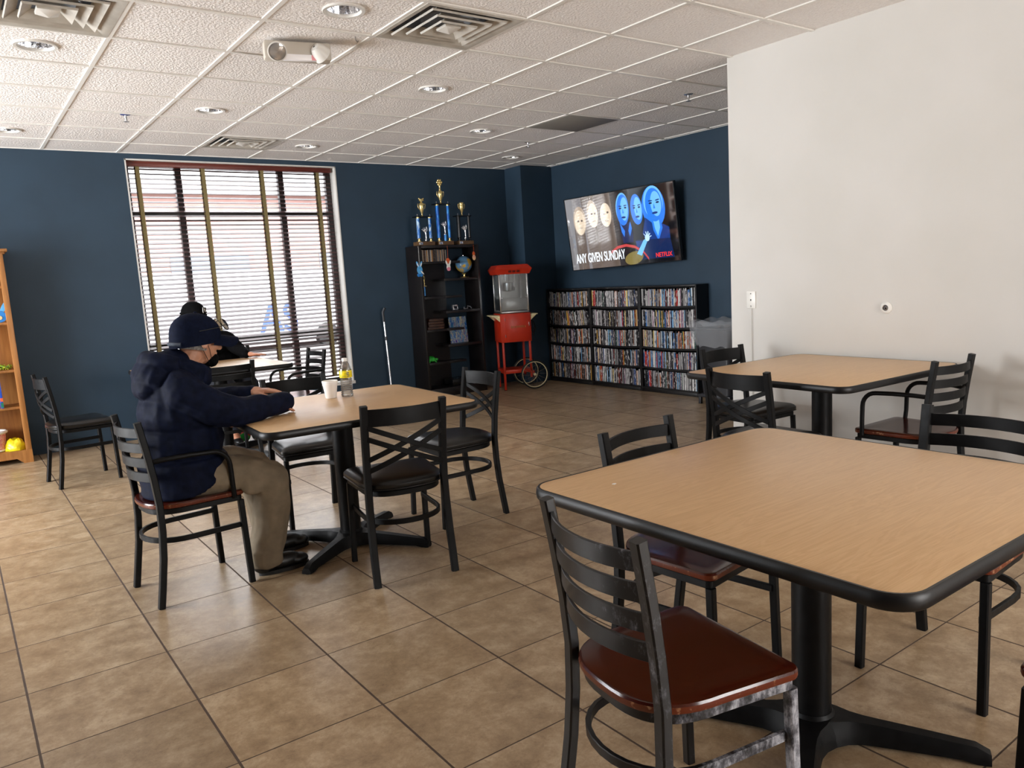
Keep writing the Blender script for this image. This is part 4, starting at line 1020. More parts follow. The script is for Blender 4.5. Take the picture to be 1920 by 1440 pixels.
# faded gilt lettering band
g = MB()
for k in range(9):
    g.rbox((.125+k*.021, -.0160, .765), (.013, .002, .024 if k % 3 else .030), .001)
pb(g, 'gilt_lettering', mat('faded_gilt', srgb(150, 84, 34), .4))
for s in (-1, 1):   # fold-down side trays
    x = 0 if s < 0 else W_; g = MB()
    poly = [(0, 0), (s*.085, .0), (0, -.075)] if s > 0 else [(0, 0), (0, -.075), (s*.085, 0)]
    for yy in (.0, D_-.03):
        g.loft([[(x+p[0], yy, .90+p[1]) for p in poly], [(x+p[0], yy+.02, .90+p[1]) for p in poly]])
    g.rbox((x+s*.05, D_/2-.005, .905), (.11, D_-.02, .014), .003)
    pb(g, 'side_tray', M['cream'])
    g = MB(); pts = [(x+s*.012, -.003, .89), (x+s*.062, -.003, .89), (x+s*.012, -.003, .845)]
    g.tube(pts, .0018, 6, closed=True); pb(g, 'tray_trim', M['gold'])
# glass cabinet
zb, zt = .935, 1.40
pb(MB().rbox((W_/2, D_/2, zb+.008), (W_, D_, .022), .003), 'cabinet_floor', M['steel'])
for px_, py_ in ((0, 0), (0, 1), (1, 0), (1, 1)):
    pb(MB().rbox((.009+px_*(W_-.018), .009+py_*(D_-.018), (zb+zt)/2), (.018, .018, zt-zb), .002), 'corner_post', M['chrome'])
g = MB().bb(.02, W_-.02, .004, .007, zb+.03, zt); pb(g, 'front_glass', M['acrylic'])
g = MB().bb(.004, .007, .02, D_-.02, zb+.03, zt); pb(g, 'side_glass', M['acrylic'])
g = MB().bb(W_-.007, W_-.004, .02, D_-.02, zb+.03, zt); pb(g, 'side_glass', M['acrylic'])
pb(MB().bb(.02, W_-.02, D_-.012, D_-.006, zb+.02, zt), 'back_panel', M['steel'])
pb(MB().rbox((W_/2+.005, .012, zb+.10), (W_-.05, .006, .145), .002), 'serving_door', M['steel'])
g = MB().rbox((.03, -.003, zb+.18), (.012, .02, .012), .002).rbox((W_-.03, -.003, zb+.18), (.012, .02, .012), .002); pb(g, 'door_latch', M['chrome'])
g = MB().lathe((W_/2-.01, D_/2, zt-.21), [(.02, 0), (.068, .01), (.075, .06), (.075, .10), (.07, .105)], 24); pb(g, 'kettle', M['steel'])
g = MB().tube([(W_/2+.05, D_/2, zt), (W_/2+.05, D_/2, zt-.08)], .006, 8).tube([(W_/2-.06, D_/2, zt), (W_/2-.06, D_/2, zt-.08)], .006, 8); g.bb(W_/2+.03, W_/2+.05, .1, .14, zt-.16, zt); pb(g, 'kettle_bracket', M['chrome'])
# hood
cx, cy = W_/2, D_/2
def P4(hx, hy, z): return [(cx-hx, cy-hy, z), (cx+hx, cy-hy, z), (cx+hx, cy+hy, z), (cx-hx, cy+hy, z)]
pb(MB().loft([P4(.20, .19, zt-.005), P4(.228, .212, zt+.055), P4(.185, .175, zt+.105), P4(.15, .14, zt+.110)]), 'hood', M['red'])
g = MB()
sl = Matrix.Rotation(math.atan2(.022, .06), 3, 'X')
for k in range(3):
    for q in range(3): g.box((cx-.045+k*.05+(q-1)*.0125, cy-.206, zt+.028), (.007, .003, .024), sl)
    g.box((cx-.045+k*.05, cy-.2105, zt+.040) if False else (cx-.045+k*.05, cy-.2025, zt+.018), (.034, .003, .006), sl)
pb(g, 'hood_lettering', mat('faded_dark_print', srgb(70, 16, 12), .5))
# wheels on one axle
for yy in (-.05, D_+.02):
    wc = V((W_+.012, yy, .176))
    wt = MB().tube([wc+V((.166*math.cos(a*2*pi/40), 0, .166*math.sin(a*2*pi/40))) for a in range(40)], .010, 8, closed=True).build('wheel', M['tyre'], pc)
    MB().tube([wc+V((.155*math.cos(a*2*pi/40), 0, .155*math.sin(a*2*pi/40))) for a in range(40)], .006, 8, closed=True).build('rim', M['cream'], wt)
    g = MB()
    for a in range(14):
        th = a*2*pi/14; g.tube([wc+V((.012*math.cos(th+.9), .006*(-1)**a, .012*math.sin(th+.9))), wc+V((.153*math.cos(th), 0, .153*math.sin(th)))], .0014, 5)
    g.build('spokes', M['chrome'], wt); MB().lathe(wc+V((0, -.02, 0)), [(.014, 0), (.016, .01), (.016, .03), (.014, .04)], 16, (0, 1, 0)).build('hub', M['cream'], wt)
pb(MB().tube([(W_+.012, -.06, .176), (W_+.012, D_+.03, .176)], .006, 10), 'axle', M['steel'])
g = MB()
for yy in (.013, D_-.013): g.rbox((W_+.0, yy, .19), (.05, .014, .05), .002)
pb(g, 'axle_bracket', M['red'])
g = MB().tube([(W_+.03, .12, .84), (W_+.08, .11, .80), (W_+.10, .12, .72), (W_+.07, .11, .66), (W_+.04, .12, .70), (W_+.06, .10, .80), (W_+.09, .12, .76), (W_+.07, .12, .63)], .005, 8); pb(g, 'power_cord', M['rubber'])

# ------------------------------------------------------------------ broom and dustpan
t = thing('dustpan', (4.06, 8.12, 0), 'upright dustpan with silver pole leaning beside the blue wall', 'dustpan')
MB().tube([(4.055, 8.15, .13), (4.05, 8.2, 1.0)], .011, 12).build('pole', M['silver'], t, world=True)
MB().tube([(4.050, 8.196, .93), (4.047, 8.2, 1.04), (4.05, 8.19, 1.06), (4.062, 8.17, 1.09)], .015, 12).tube([(4.055, 8.186, .72), (4.054, 8.188, .76)], .015, 12).build('grip', M['broom'], t, world=True)
MB().rbox((4.055, 8.12, .012), (.27, .16, .014), .004).rbox((4.055, 8.19, .07), (.27, .014, .13), .004).rbox((3.925, 8.13, .05), (.010, .13, .085), .003).rbox((4.185, 8.13, .05), (.010, .13, .085), .003).rbox((4.055, 8.165, .14), (.05, .03, .04), .005).build('pan', M['broom'], t, world=True)

# ------------------------------------------------------------------ honey oak bookcase at the left edge
oc = thing('oak_bookcase', (-.02, 8.1, 0), 'honey coloured wooden bookcase cut by the left edge', 'bookcase')
ox0, ox1, oy0, oy1 = -.47, .455, 7.95, 8.25
for x in (ox0+.01, ox1-.01): MB().rbox((x, (oy0+oy1)/2, .90), (.02, oy1-oy0, 1.80), .001).build('side_panel', M['oak'], oc, world=True)
for x in (ox0+.022, ox1-.022): MB().rbox((x, oy0-.004, .90), (.044, .018, 1.80), .003).build('front_stile', M['oak'], oc, world=True)
MB().bb(ox0+.02, ox1-.02, oy1-.01, oy1, .03, 1.79).build('back_panel', M['oak'], oc, world=True)
g = MB().rbox(((ox0+ox1)/2, (oy0+oy1)/2-.012, 1.825), (ox1-ox0+.07, oy1-oy0+.03, .026), .005).rbox(((ox0+ox1)/2, (oy0+oy1)/2-.006, 1.803), (ox1-ox0+.03, oy1-oy0+.015, .02), .006); g.build('cornice', M['oak'], oc, world=True)
OS = (1.53, 1.222, .815, .495)
for z in OS: MB().rbox(((ox0+ox1)/2, (oy0+oy1)/2-.004, z-.011), (ox1-ox0-.04, oy1-oy0-.012, .022), .003).build('shelf_board', M['oak'], oc, world=True)
MB().rbox(((ox0+ox1)/2, (oy0+oy1)/2, .10), (ox1-ox0-.04, oy1-oy0-.01, .022), .002).build('bottom_board', M['oak'], oc, world=True)
poly = [(ox0, 0), (ox0+.07, 0), (ox0+.12, .045), (ox1-.12, .045), (ox1-.07, 0), (ox1, 0), (ox1, .112), (ox0, .112)]
MB().prism(poly, -.009, .009, Matrix.Translation((0, oy0-.006, 0)) @ Matrix.Rotation(pi/2, 4, 'X')).build('base_apron', M['oak'], oc, world=True)
t = thing('paper_rabbit', (.37, 8.0, OS[1]), 'blue paper rabbit head with tall ears standing on the oak bookcase', 'paper craft')
flat(ep(0, .05, .055, .05), .365, 7.99, OS[1], 'head', M['pblue2'], t, .006); flat(ep(.045, .13, .018, .065, -.5), .365, 7.99, OS[1], 'ear', M['pblue'], t, .006, .004); flat(ep(-.045, .13, .018, .065, .4), .365, 7.99, OS[1], 'ear', M['pblue'], t, .006, .004); flat(ep(.0, .04, .022, .018), .365, 7.99, OS[1], 'muzzle', M['peach'], t, .006, -.005)
g = MB(); r3 = random.Random(5)
for k in range(46):
    x, y, z = r3.uniform(.12, .40), r3.uniform(7.98, 8.12), OS[2]+.004; h = r3.uniform(.012, .05)
    g.tube([(x, y, z), (x+r3.uniform(-.03, .03), y+r3.uniform(-.02, .02), z+h), (x+r3.uniform(-.05, .05), y+r3.uniform(-.03, .03), z+h*.5)], .004, 5)
tag(g.build('tinsel_garland', M['tinsel']), 'heap of green and gold tinsel on the oak bookcase', 'garland')
t = thing('picture_book', (.27, 8.0, OS[3]), 'tall blue picture book standing on the oak bookcase', 'book')
Rb = rz3(-.25)
MB().rbox((.29, 8.03, OS[3]+.13), (.018, .19, .258), .002).build('cover', mat('book_blue', srgb(30, 70, 170), .4), t, world=True)
MB().bb(.2805, .2995, 7.9335, 7.9345, OS[3]+.06, OS[3]+.09).build('spine_patch', M['orange'], t, world=True)
MB().bb(.2805, .2995, 7.9335, 7.9343, OS[3]+.01, OS[3]+.05).build('spine_patch', mat('book_green', srgb(30, 110, 80), .4), t, world=True)
t = thing('pink_basket', (.2, 8.08, .111), 'pink wicker basket with white rim on the bottom oak shelf', 'basket')
MB().lathe((.19, 8.08, .112), [(.082, 0), (.10, .17), (.10, .176), (.092, .17), (.075, .01)], 26).build('basket', noisy('pink_weave', srgb(214, 110, 128), srgb(240, 190, 196), 90, .7, bump=(.8, .004)), t, world=True)
MB().tube([(.19+.103*math.cos(a*pi/12), 8.08+.103*math.sin(a*pi/12), .280) for a in range(24)], .014, 8, closed=True).tube([(.19+.084*math.cos(a*pi/12), 8.08+.084*math.sin(a*pi/12), .122) for a in range(24)], .009, 8, closed=True).build('rim', M['white_plastic'], t, world=True)
g = MB(); R_ = []
for j in range(9):
    zz = .113+.012*j; R_.append([(.345+(.080*math.sqrt(1-(j/9)**2))*math.cos(a*2*pi/20)*(1+.10*math.sin(3*a+j)), 8.04+(.080*math.sqrt(1-(j/9)**2))*math.sin(a*2*pi/20)*(1+.10*math.sin(2*a+j)), zz-(.01*math.sin(a) if j else 0)) for a in range(20)])
g.loft(R_); tag(g.build('plastic_bag', M['yellow_bag']), 'crumpled yellow plastic bag on the bottom oak shelf', 'bag')

# ------------------------------------------------------------------ trash bin
t = thing('trash_bin', (6.14, 4.98, 0), 'dark wheeled trash bin with clear liner behind the white wall', 'trash bin')
bx, by = 6.13, 4.97
def rr(w, d, z, r=.04): return [(bx+p[0], by+p[1], z) for p in rounded_rect(w, d, r, 5)]
MB().loft([rr(.34, .34, .10), rr(.42, .42, .74), rr(.44, .44, .745), rr(.44, .44, .76), rr(.41, .41, .76), rr(.33, .33, .12)]).build('bin_body', M['bin'], t, world=True)
MB().rbox((bx, by, .085), (.40, .40, .03), .005).rbox((bx-.18, by-.18, .05), (.03, .03, .1), .004).rbox((bx-.18, by+.18, .05), (.03, .03, .1), .004).rbox((bx+.18, by-.18, .05), (.03, .03, .1), .004).rbox((bx+.18, by+.18, .05), (.03, .03, .1), .004).build('base_frame', M['bin'], t, world=True)
MB().rbox((bx-.19, by+.02, .50), (.004, .12, .10), .001).build('notice', M['paper'], t, world=True); MB().rbox((bx-.193, by+.03, .53), (.003, .05, .05), .001).build('red_mark', M['red_label'], t, world=True)
g = MB(); R_ = []
for j in range(13):
    q = j/12; zz = .58+.255*math.sin(pi*min(q*1.25, 1)*.5) if q < .8 else .835-.06*(q-.8)/.2
    gr = .245+.06*math.sin(pi*min(1, q*1.1)) - (.05*(q-.8)/.2 if q > .8 else 0)
    R_.append([(bx+gr*math.copysign(abs(math.cos(a*2*pi/48))**.7, math.cos(a*2*pi/48))*(1+.03*math.sin(9*a*2*pi/48+q*4)+.02*math.sin(17*a*2*pi/48)), by+gr*math.copysign(abs(math.sin(a*2*pi/48))**.7, math.sin(a*2*pi/48))*(1+.035*math.sin(7*a*2*pi/48-q*3)), zz+.012*math.sin(11*a*2*pi/48)-.05*max(0, -math.sin(a*2*pi/48-.6))*(1-q)) for a in range(48)])
g.loft(R_, cap=False); g.build('liner', M['bag'], t, world=True)

# ------------------------------------------------------------------ things on the white wall
t = thing('wall_outlet', (XW, 3.34, 1.113), 'white wall plate with sockets and a thin wire on the white wall', 'wall plate')
MB().rbox((XW-.004, 3.342, 1.113), (.008, .072, .115), .003).build('plate', M['white_plastic'], t, world=True)
g = MB()
for dz, h in ((.042, .006), (.0, .011), (-.042, .008)): g.rbox((XW-.0085, 3.342, 1.113+dz), (.003, .007, h), .001)
g.build('socket', M['dark'], t, world=True)
MB().tube([(XW-.010, 3.342, 1.07), (XW-.006, 3.343, .9), (XW-.005, 3.341, .5), (XW-.005, 3.342, .01)], .0022, 6).tube([(XW-.004, 3.333, 1.055), (XW-.004, 3.333, .5), (XW-.004, 3.333, .01)], .0015, 6).build('wire', mat('pale_wire', srgb(218, 216, 211), .5), t, world=True)
t = thing('wall_flange', (XW, 2.395, 1.058), 'round white wall flange with a dark hole on the white wall', 'wall flange')
MB().lathe((XW, 2.395, 1.058), [(.034, 0), (.034, .006), (.028, .013), (.019, .015), (.017, .013), (.017, .002)], 32, (-1, 0, 0), cap=False).build('flange', M['white_plastic'], t, world=True)
MB().lathe((XW-.001, 2.395, 1.058), [(.017, 0), (.0165, .004), (.001, .004)], 24, (-1, 0, 0)).build('hole', mat('dark_brown_hole', srgb(60, 40, 34), .5), t, world=True)
MB().lathe((XW-.004, 2.388, 1.056), [(.009, 0), (.009, .016), (.006, .018), (.006, .004)], 20, (-1, 0, 0), cap=False).build('stub_pipe', M['steel'], t, world=True)

# ------------------------------------------------------------------ cup and bottle
t = tag(MB().lathe((1.618, 3.985, .766), [(.027, 0), (.029, .003), (.0385, .070), (.0400, .072), (.0402, .083), (.0418, .084), (.0428, .092), (.0415, .095), (.0395, .094), (.036, .068), (.026, .004)], 40).build('foam_cup', M['foam']), 'white foam cup left of the water bottle on the table', 'cup')
bo = thing('water_bottle', (1.700, 3.955, .7655), 'clear plastic water bottle with a yellow label beside the foam cup', 'bottle')
prof = [(.020, .001), (.030, .001), (.032, .010)]
for k in range(8): prof += [(.0325, .014+k*.010), (.0292, .019+k*.010)]
prof += [(.0325, .098), (.0335, .104), (.0335, .145), (.031, .155), (.022, .180), (.013, .192), (.0125, .198)]
MB().lathe((0, 0, 0), prof, 36).build('bottle_body', M['pet'], bo)
lm_ = noisy('bottle_label_print', srgb(232, 208, 30), srgb(196, 186, 40), 60, .35, lo=.55, hi=.6, stretch=(1, 1, 2))
MB().lathe((0, 0, 0), [(.0338, .106), (.0342, .107), (.0342, .143), (.0338, .144)], 36, cap=False).build('label', lm_, bo)
g = MB()
for k in range(3):
    th = math.atan2(-3.955, -1.700)+.35; 
    c = V((.0346*math.cos(th), .0346*math.sin(th), .115+k*.009)); g.box(c, (.0015, .013, .004), rz3(th))
g.build('label_print', mat('label_ink', srgb(40, 40, 60), .5), bo)
MB().lathe((0, 0, 0), [(.0145, .193), (.0148, .195), (.0148, .209), (.0138, .211), (.001, .2112)], 28).build('bottle_cap', M['white_plastic'], bo)
MB().lathe((0, 0, 0), [(.0285, .003), (.0300, .012), (.0290, .060), (.001, .0605)], 30).build('water', thin_clear('water_clear', (.93, .96, .98, 1), .06), bo)

# snack bag on the floor behind the window table leg
g = MB(); R_ = []
for j in range(9):
    q = j/8; R_.append([(2.02+(.11-.02*q)*math.cos(a*pi/8)*(1-.3*abs(2*q-1)**3), 7.22+(.045*math.sin(pi*max(.06, min(.94, q))))*math.sin(a*pi/8), .005+.15*q) for a in range(16)])
g.loft(R_); sb = noisy('snack_bag_print', srgb(196, 30, 34), srgb(40, 150, 60), 9, .3, lo=.48, hi=.52)
tag(g.build('snack_bag', sb), 'red and green snack bag on the floor under the window table', 'bag')
#@@PART3

# ------------------------------------------------------------------ people
def remeshed(mb, name, m, parent, vox=.006, sm=6, fold=None, cut=None, thick=None):
    bm = mb.bm; bmesh.ops.recalc_face_normals(bm, faces=bm.faces)
    me = bpy.data.meshes.new('tmp'); bm.to_mesh(me); bm.free()
    t = bpy.data.objects.new('tmp', me); COL.objects.link(t)
    r = t.modifiers.new('r', 'REMESH'); r.mode = 'VOXEL'; r.voxel_size = vox
    s = t.modifiers.new('s', 'SMOOTH'); s.factor = .5; s.iterations = sm
    dg = bpy.context.evaluated_depsgraph_get(); dg.update()
    me2 = bpy.data.meshes.new_from_object(t.evaluated_get(dg)); bpy.data.objects.remove(t)
    if fold:
        amp, sc_, fn = fold
        nrm = [v.normal.copy() for v in me2.vertices]
        for v, n in zip(me2.vertices, nrm):
            p = v.co; k = amp*(fn(p) if fn else 1)
            a = noise.noise(V((p.x*sc_[0], p.y*sc_[1], p.z*sc_[2]))); b2_ = noise.noise(V((p.x*sc_[0]*2.3+7, p.y*sc_[1]*2.3, p.z*sc_[2]*2.3)))
            rid = 1-abs(a)*2.2; v.co = p+n*k*(rid*.8+b2_*.45)
    if cut:
        b = bmesh.new(); b.from_mesh(me2)
        bmesh.ops.delete(b, geom=[v for v in b.verts if cut(v.co)], context='VERTS'); b.to_mesh(me2); b.free()
    me2.materials.clear(); me2.materials.append(m); me2.name = name
    me2.transform(Matrix.Translation(-parent.location))
    for p in me2.polygons: p.use_smooth = True
    o = bpy.data.objects.new(name, me2); COL.objects.link(o); o.parent = parent
    return o
def basis(fwd, upv=(0, 0, 1)):
    f = V(fwd).normalized(); s = f.cross(V(upv)).normalized(); u = s.cross(f)   # s = person's right
    return Matrix((f, -s, u)).transposed()   # local x forward, y left, z up
def head_geo(g, c, Rm, k=1.0):
    """c = centre of the skull; x forward"""
    P = lambda x, y, z: V(c)+Rm @ V((x*k, y*k, z*k))
    g.ell(P(-.012, 0, .022), (.098*k, .077*k, .092*k), Rm, 20, 14)
    g.ell(P(.022, 0, -.020), (.068*k, .062*k, .080*k), Rm, 18, 12)
    g.ell(P(.040, 0, -.072), (.040*k, .042*k, .034*k), Rm)          # jaw
    g.ell(P(.068, 0, -.086), (.020*k, .022*k, .018*k), Rm)          # chin
    g.cap(P(.088, 0, .012), P(.104, 0, -.022), .008*k, .014*k)      # nose
    for s in (-1, 1):
        g.ell(P(.094, s*.010, -.026), (.010*k, .009*k, .008*k), Rm, 10, 8)
        g.ell(P(.062, s*.036, -.018), (.026*k, .024*k, .022*k), Rm, 12, 8)   # cheek
        g.cap(P(.084, s*.014, .030), P(.070, s*.048, .028), .009*k, .007*k)  # brow
        g.ell(P(-.006, s*.076, -.006), (.022*k, .009*k, .034*k), Rm @ Matrix.Rotation(s*.25, 3, 'Z'), 12, 8)
        g.tube([P(-.006+.020*math.cos(a), s*(.083), -.006+.032*math.sin(a)) for a in [i*pi/6-1.2 for i in range(9)]], .0045*k, 6)
    g.ell(P(.082, 0, -.050), (.012*k, .026*k, .0065*k), Rm, 12, 8); g.ell(P(.080, 0, -.060), (.012*k, .022*k, .007*k), Rm, 12, 8)
    return P
def hand_geo(g, wrist, Rm, spread=.12, curl=.35, side=1, k=1.0):
    """x along fingers, y towards the thumb*side, z back of hand"""
    P = lambda x, y, z: V(wrist)+Rm @ V((x*k, y*k*side, z*k))
    g.chain([(P(-.01, 0, 0), .024*k), (P(.02, 0, 0), .026*k)])
    for j, y in enumerate((.028, .010, -.009, -.027)):
        g.cap(P(.005, y*.6, 0), P(.078-.004*abs(j-1), y, .002), .017*k, .0115*k)
    L = (.070, .078, .072, .056)
    for j, y in enumerate((.029, .010, -.010, -.029)):
        a0 = spread*(1.5-j)/1.5; l = L[j]*k; p = P(.080-.004*abs(j-1), y, .002); ang_ = curl*.6; r = (.0095, .0098, .0094, .0085)[j]*k
        pts = [(p, r)]
        for seg, fr in enumerate((.45, .32, .23)):
            dv = Rm @ V((math.cos(a0)*math.cos(ang_), math.sin(a0)*side*math.cos(ang_), -math.sin(ang_))); p = p+dv*l*fr; ang_ += curl; r *= .93
            pts.append((p, r))
        g.chain(pts)
    p0 = P(.008, .022, -.006); p1 = P(.040, .048, -.012); p2 = P(.066, .060, -.016); p3 = P(.086, .062, -.020)
    g.chain([(p0, .016*k), (p1, .0125*k), (p2, .0108*k), (p3, .0095*k)])

# ---- man in the navy jacket -------------------------------------------------
p1 = thing('person', (.79, 3.81, 0), 'person in navy hooded jacket, khaki trousers and navy cap sitting sideways at the cup table', 'person')
hc = V((.922, 3.80, 1.150)); HR = basis((1, .16, -.20))
g = MB(); hp = head_geo(g, hc, HR, 1.0)
g.chain([((.80, 3.81, .96), .07), ((.855, 3.805, 1.03), .058), ((.895, 3.80, 1.09), .056)])
g.ell((.79, 3.81, .61), (.12, .14, .11)); g.ell((.80, 3.81, .76), (.13, .165, .17)); g.ell((.795, 3.81, .90), (.12, .18, .11))
SR, SL, ER, EL = V((.80, 3.625, .925)), V((.80, 3.995, .925)), V((.975, 3.575, .800)), V((.985, 4.02, .815))
WR, WL = V((1.205, 3.675, .812)), V((1.155, 3.865, .860))
g.chain([(SR, .055), (ER, .042), (WR, .029)]); g.chain([(SL, .055), (EL, .042), (WL, .029)])
HipR, HipL, KR, KL, AR, AL = V((.80, 3.70, .53)), V((.80, 3.92, .53)), V((1.150, 3.675, .475)), V((1.17, 3.96, .475)), V((1.105, 3.690, .10)), V((1.20, 3.965, .10))
g.chain([(HipR+V((.04, .03, .0)), .062), (KR, .050), (AR, .040)]); g.chain([(HipL+V((.04, -.03, 0)), .062), (KL, .050), (AL, .040)])
for a, tx in ((AR, .15), (AL, .15)): g.chain([(a+V((-.02, 0, -.045)), .030), (a+V((tx-.04, .0, -.068)), .018)])
RWL = basis((.86, -.50, -.02)); hand_geo(g, WL+V((.012, -.008, .012)), RWL, .10, .24, -1, .98)
RWR = basis((.95, .30, -.05)); hand_geo(g, WR+V((-.02, -.006, -.016)), RWR, .04, .22, 1, .86)
remeshed(g, 'body', M['skin'], p1, .0045, 3)
for s in (-1, 1):
    MB().ell(hp(.078, s*.030, .012), (.012, .012, .011), HR, 14, 10).build('eye', M['eye'], p1, world=True)
# trousers
g = MB(); g.ell((.79, 3.81, .545), (.15, .19, .095)); g.ell((.86, 3.81, .53), (.13, .19, .085))
g.chain([((.84, 3.72, .535), .098), ((.95, 3.705, .522), .088), ((1.05, 3.692, .510), .086), ((1.150, 3.682, .465), .086), ((1.148, 3.683, .35), .084), ((1.125, 3.688, .22), .082), ((1.098, 3.69, .12), .080)])
g.chain([((.84, 3.91, .535), .105), ((1.03, 3.95, .515), .095), ((1.165, 3.96, .468), .084), ((1.175, 3.96, .34), .078), ((1.19, 3.962, .22), .074), ((1.195, 3.965, .13), .072)])
g.ell((1.05, 3.620, .47), (.060, .018, .050), rz3(-.05))          # thigh pocket
g.lathe((1.092, 3.69, .045), [(.074, 0), (.080, .02), (.080, .08)], 20); g.lathe((1.195, 3.965, .055), [(.066, 0), (.072, .02), (.070, .08)], 20)
tr = remeshed(g, 'trousers', M['khaki'], p1, .007, 4, (.0065, (14, 14, 6), lambda p: 1.0 if p.z > .12 else .6))
# shoes
for a, dx in ((AR, 0), (AL, .01)):
    g = MB(); c = V((a.x+dx, a.y, 0))
    g.ell(c+V((-.02, 0, .055)), (.062, .042, .052)); g.ell(c+V((.07, 0, .046)), (.09, .044, .040)); g.ell(c+V((.14, 0, .036)), (.055, .045, .030)); g.cap(c+V((-.01, 0, .06)), c+V((-.01, 0, .12)), .046, .044)
    sh = remeshed(g, 'shoe', M['black_shoe'], p1, .005, 4, None, lambda p: p.z < .008)
    MB().loft([[(c.x+.062+.135*math.cos(q*2*pi/28)*(1 if math.cos(q*2*pi/28) > 0 else .86), c.y+(.047-.006*(math.cos(q*2*pi/28) < 0))*math.sin(q*2*pi/28), z) for q in range(28)] for z in (.0, .018)]).build('sole', M['sole'], sh, world=False).location = -p1.location
    lc = MB()
    for k in range(4): lc.tube([c+V((.035+.018*k, -.030, .074-.007*k)), c+V((.040+.018*k, 0, .088-.008*k)), c+V((.035+.018*k, .030, .074-.007*k))], .0022, 5)
    lc.tube([c+V((.035, 0, .092)), c+V((.05, .02, .115)), c+V((.07, .03, .10)), c+V((.075, .02, .085))], .0018, 5).tube([c+V((.035, 0, .092)), c+V((.04, -.02, .12)), c+V((.06, -.03, .11))], .0018, 5)
    lc.build('laces', M['rubber'], sh).location = -p1.location
# jacket
g = MB()
g.ell((.775, 3.81, .575), (.165, .198, .145)); g.ell((.805, 3.81, .70), (.180, .210, .17)); g.ell((.805, 3.81, .83), (.175, .215, .16)); g.ell((.795, 3.81, .925), (.140, .215, .105))
g.chain([((.80, 3.64, .95), .085), ((.80, 3.98, .95), .085)])
g.chain([((.80, 3.635, .935), .088), ((.90, 3.595, .855), .078), ((.985, 3.575, .825), .068)]); g.chain([((.985, 3.575, .825), .068), ((1.09, 3.615, .823), .060), ((1.215, 3.68, .824), .050), ((1.262, 3.702, .822), .046)])
g.chain([((.80, 3.985, .935), .088), ((.90, 4.015, .865), .076), ((.985, 4.02, .832), .064)]); g.chain([((.985, 4.02, .832), .064), ((1.08, 3.94, .846), .054), ((1.155, 3.872, .858), .042)])
# hood folded at the nape and stand-up collar
g.ell((.715, 3.81, 1.005), (.085, .150, .085), Matrix.Rotation(.45, 3, 'Y')); g.ell((.675, 3.81, .965), (.055, .125, .060), Matrix.Rotation(.3, 3, 'Y'))
g.tube([(.80+.10*math.cos(a), 3.81+.115*math.sin(a), 1.055+.028*math.cos(a)*-1) for a in [pi/2+pi*i/10 for i in range(11)]], .036, 12)
g.tube([(.665+.01*abs(i-5), 3.81+(i-5)*.028, .93+.012*abs(i-5)) for i in range(11)], .026, 10)
for i in range(16):
    a = 2*pi*i/16; b = 2*pi*(i+1)/16
    pa = V((.865+.083*math.cos(a), 3.805+.088*math.sin(a), 1.042-.034*math.cos(a))); pb_ = V((.865+.083*math.cos(b), 3.805+.088*math.sin(b), 1.042-.034*math.cos(b)))
    g.cap(pa-V((.015, 0, .05)), pa, .024, .019); g.cap(pa, pb_, .019)
g.loft([[(.80+.192*math.cos(a*2*pi/30), 3.81+.208*math.sin(a*2*pi/30), z+(.10*max(0, math.cos(a*2*pi/30)) if z < .5 else 0)) for a in range(30)] for z in (.462, .62)])
g.ell((.805, 3.81, 1.060), (.075, .10, .060)); g.ell((.765, 3.81, 1.035), (.085, .13, .075))
jk = remeshed(g, 'jacket', M['navy'], p1, .0065, 5, (.0075, (9, 9, 12), lambda p: 1.15 if (p.x > .9 or p.z > .95) else .8))
# cap
Rc = basis((1, .16, -.12)); cc = hc+Rc @ V((-.012, 0, .030))
g = MB(); R_ = []
for j in range(11):
    th = pi/2*j/10; q = math.cos(th); R_.append([cc+Rc @ V((.114*q*math.cos(a*2*pi/36)*(1.03 if math.cos(a*2*pi/36) > 0 else 1), .090*q*math.sin(a*2*pi/36), -.006+.103*math.sin(th)**.9)) for a in range(36)])
R0 = [cc+Rc @ V((.113*math.cos(a*2*pi/36), .089*math.sin(a*2*pi/36), -.050+.022*math.cos(a*2*pi/36))) for a in range(36)]
g.loft([R0]+R_[:-1]+[[R_[-1][0]+(q-R_[-1][0])*.2 for q in R_[-1]]], cap=False); cp = g.build('cap', M['navy_cap'], p1, world=True)
cp_l = -p1.location
def capchild(g, nm, m): o = g.build(nm, m, cp); 
def sub(g, nm, m, par=cp):
    for v in g.bm.verts: v.co -= p1.location
    return g.build(nm, m, par)
sub(MB().ell(cc+Rc @ V((0, 0, .098)), (.008, .008, .005), Rc), 'button', M['navy_cap'])
g = MB(); R_ = []
for i in range(15):
    u = -1+2*i/14; y = .088*u; xa = .085-.035*u*u; xb = .118+.082*math.sqrt(max(0, 1-(u*.98)**2)); row = []
    for q in range(5):
        x = xa+(xb-xa)*q/4; zz = .004-.052*u*u-.10*(x-.09); row.append(cc+Rc @ V((x, y, zz)))
    R_.append(row+[p-Rc @ V((0, 0, .0045)) for p in reversed(row)])
sub(MB().loft(R_), 'brim', M['navy_cap'])
sub(MB().tube([cc+Rc @ V((-.112*math.cos(a), .089*math.sin(a), -.050)) for a in [-.7+1.4*i/10 for i in range(11)]], .009, 8), 'strap', noisy('cap_strap', srgb(28, 36, 52), srgb(52, 60, 72), 80, .7))
# back and side hair
g = MB(); g.loft([[hc+HR @ V((-.014+.101*math.cos(a), .081*math.sin(a), z)) for a in [pi*.42+pi*1.16*i/20 for i in range(21)]] for z in (-.045, .0, .05)], close=False, cap=False)
g.build('hair', M['hair_grey'], p1, world=True)
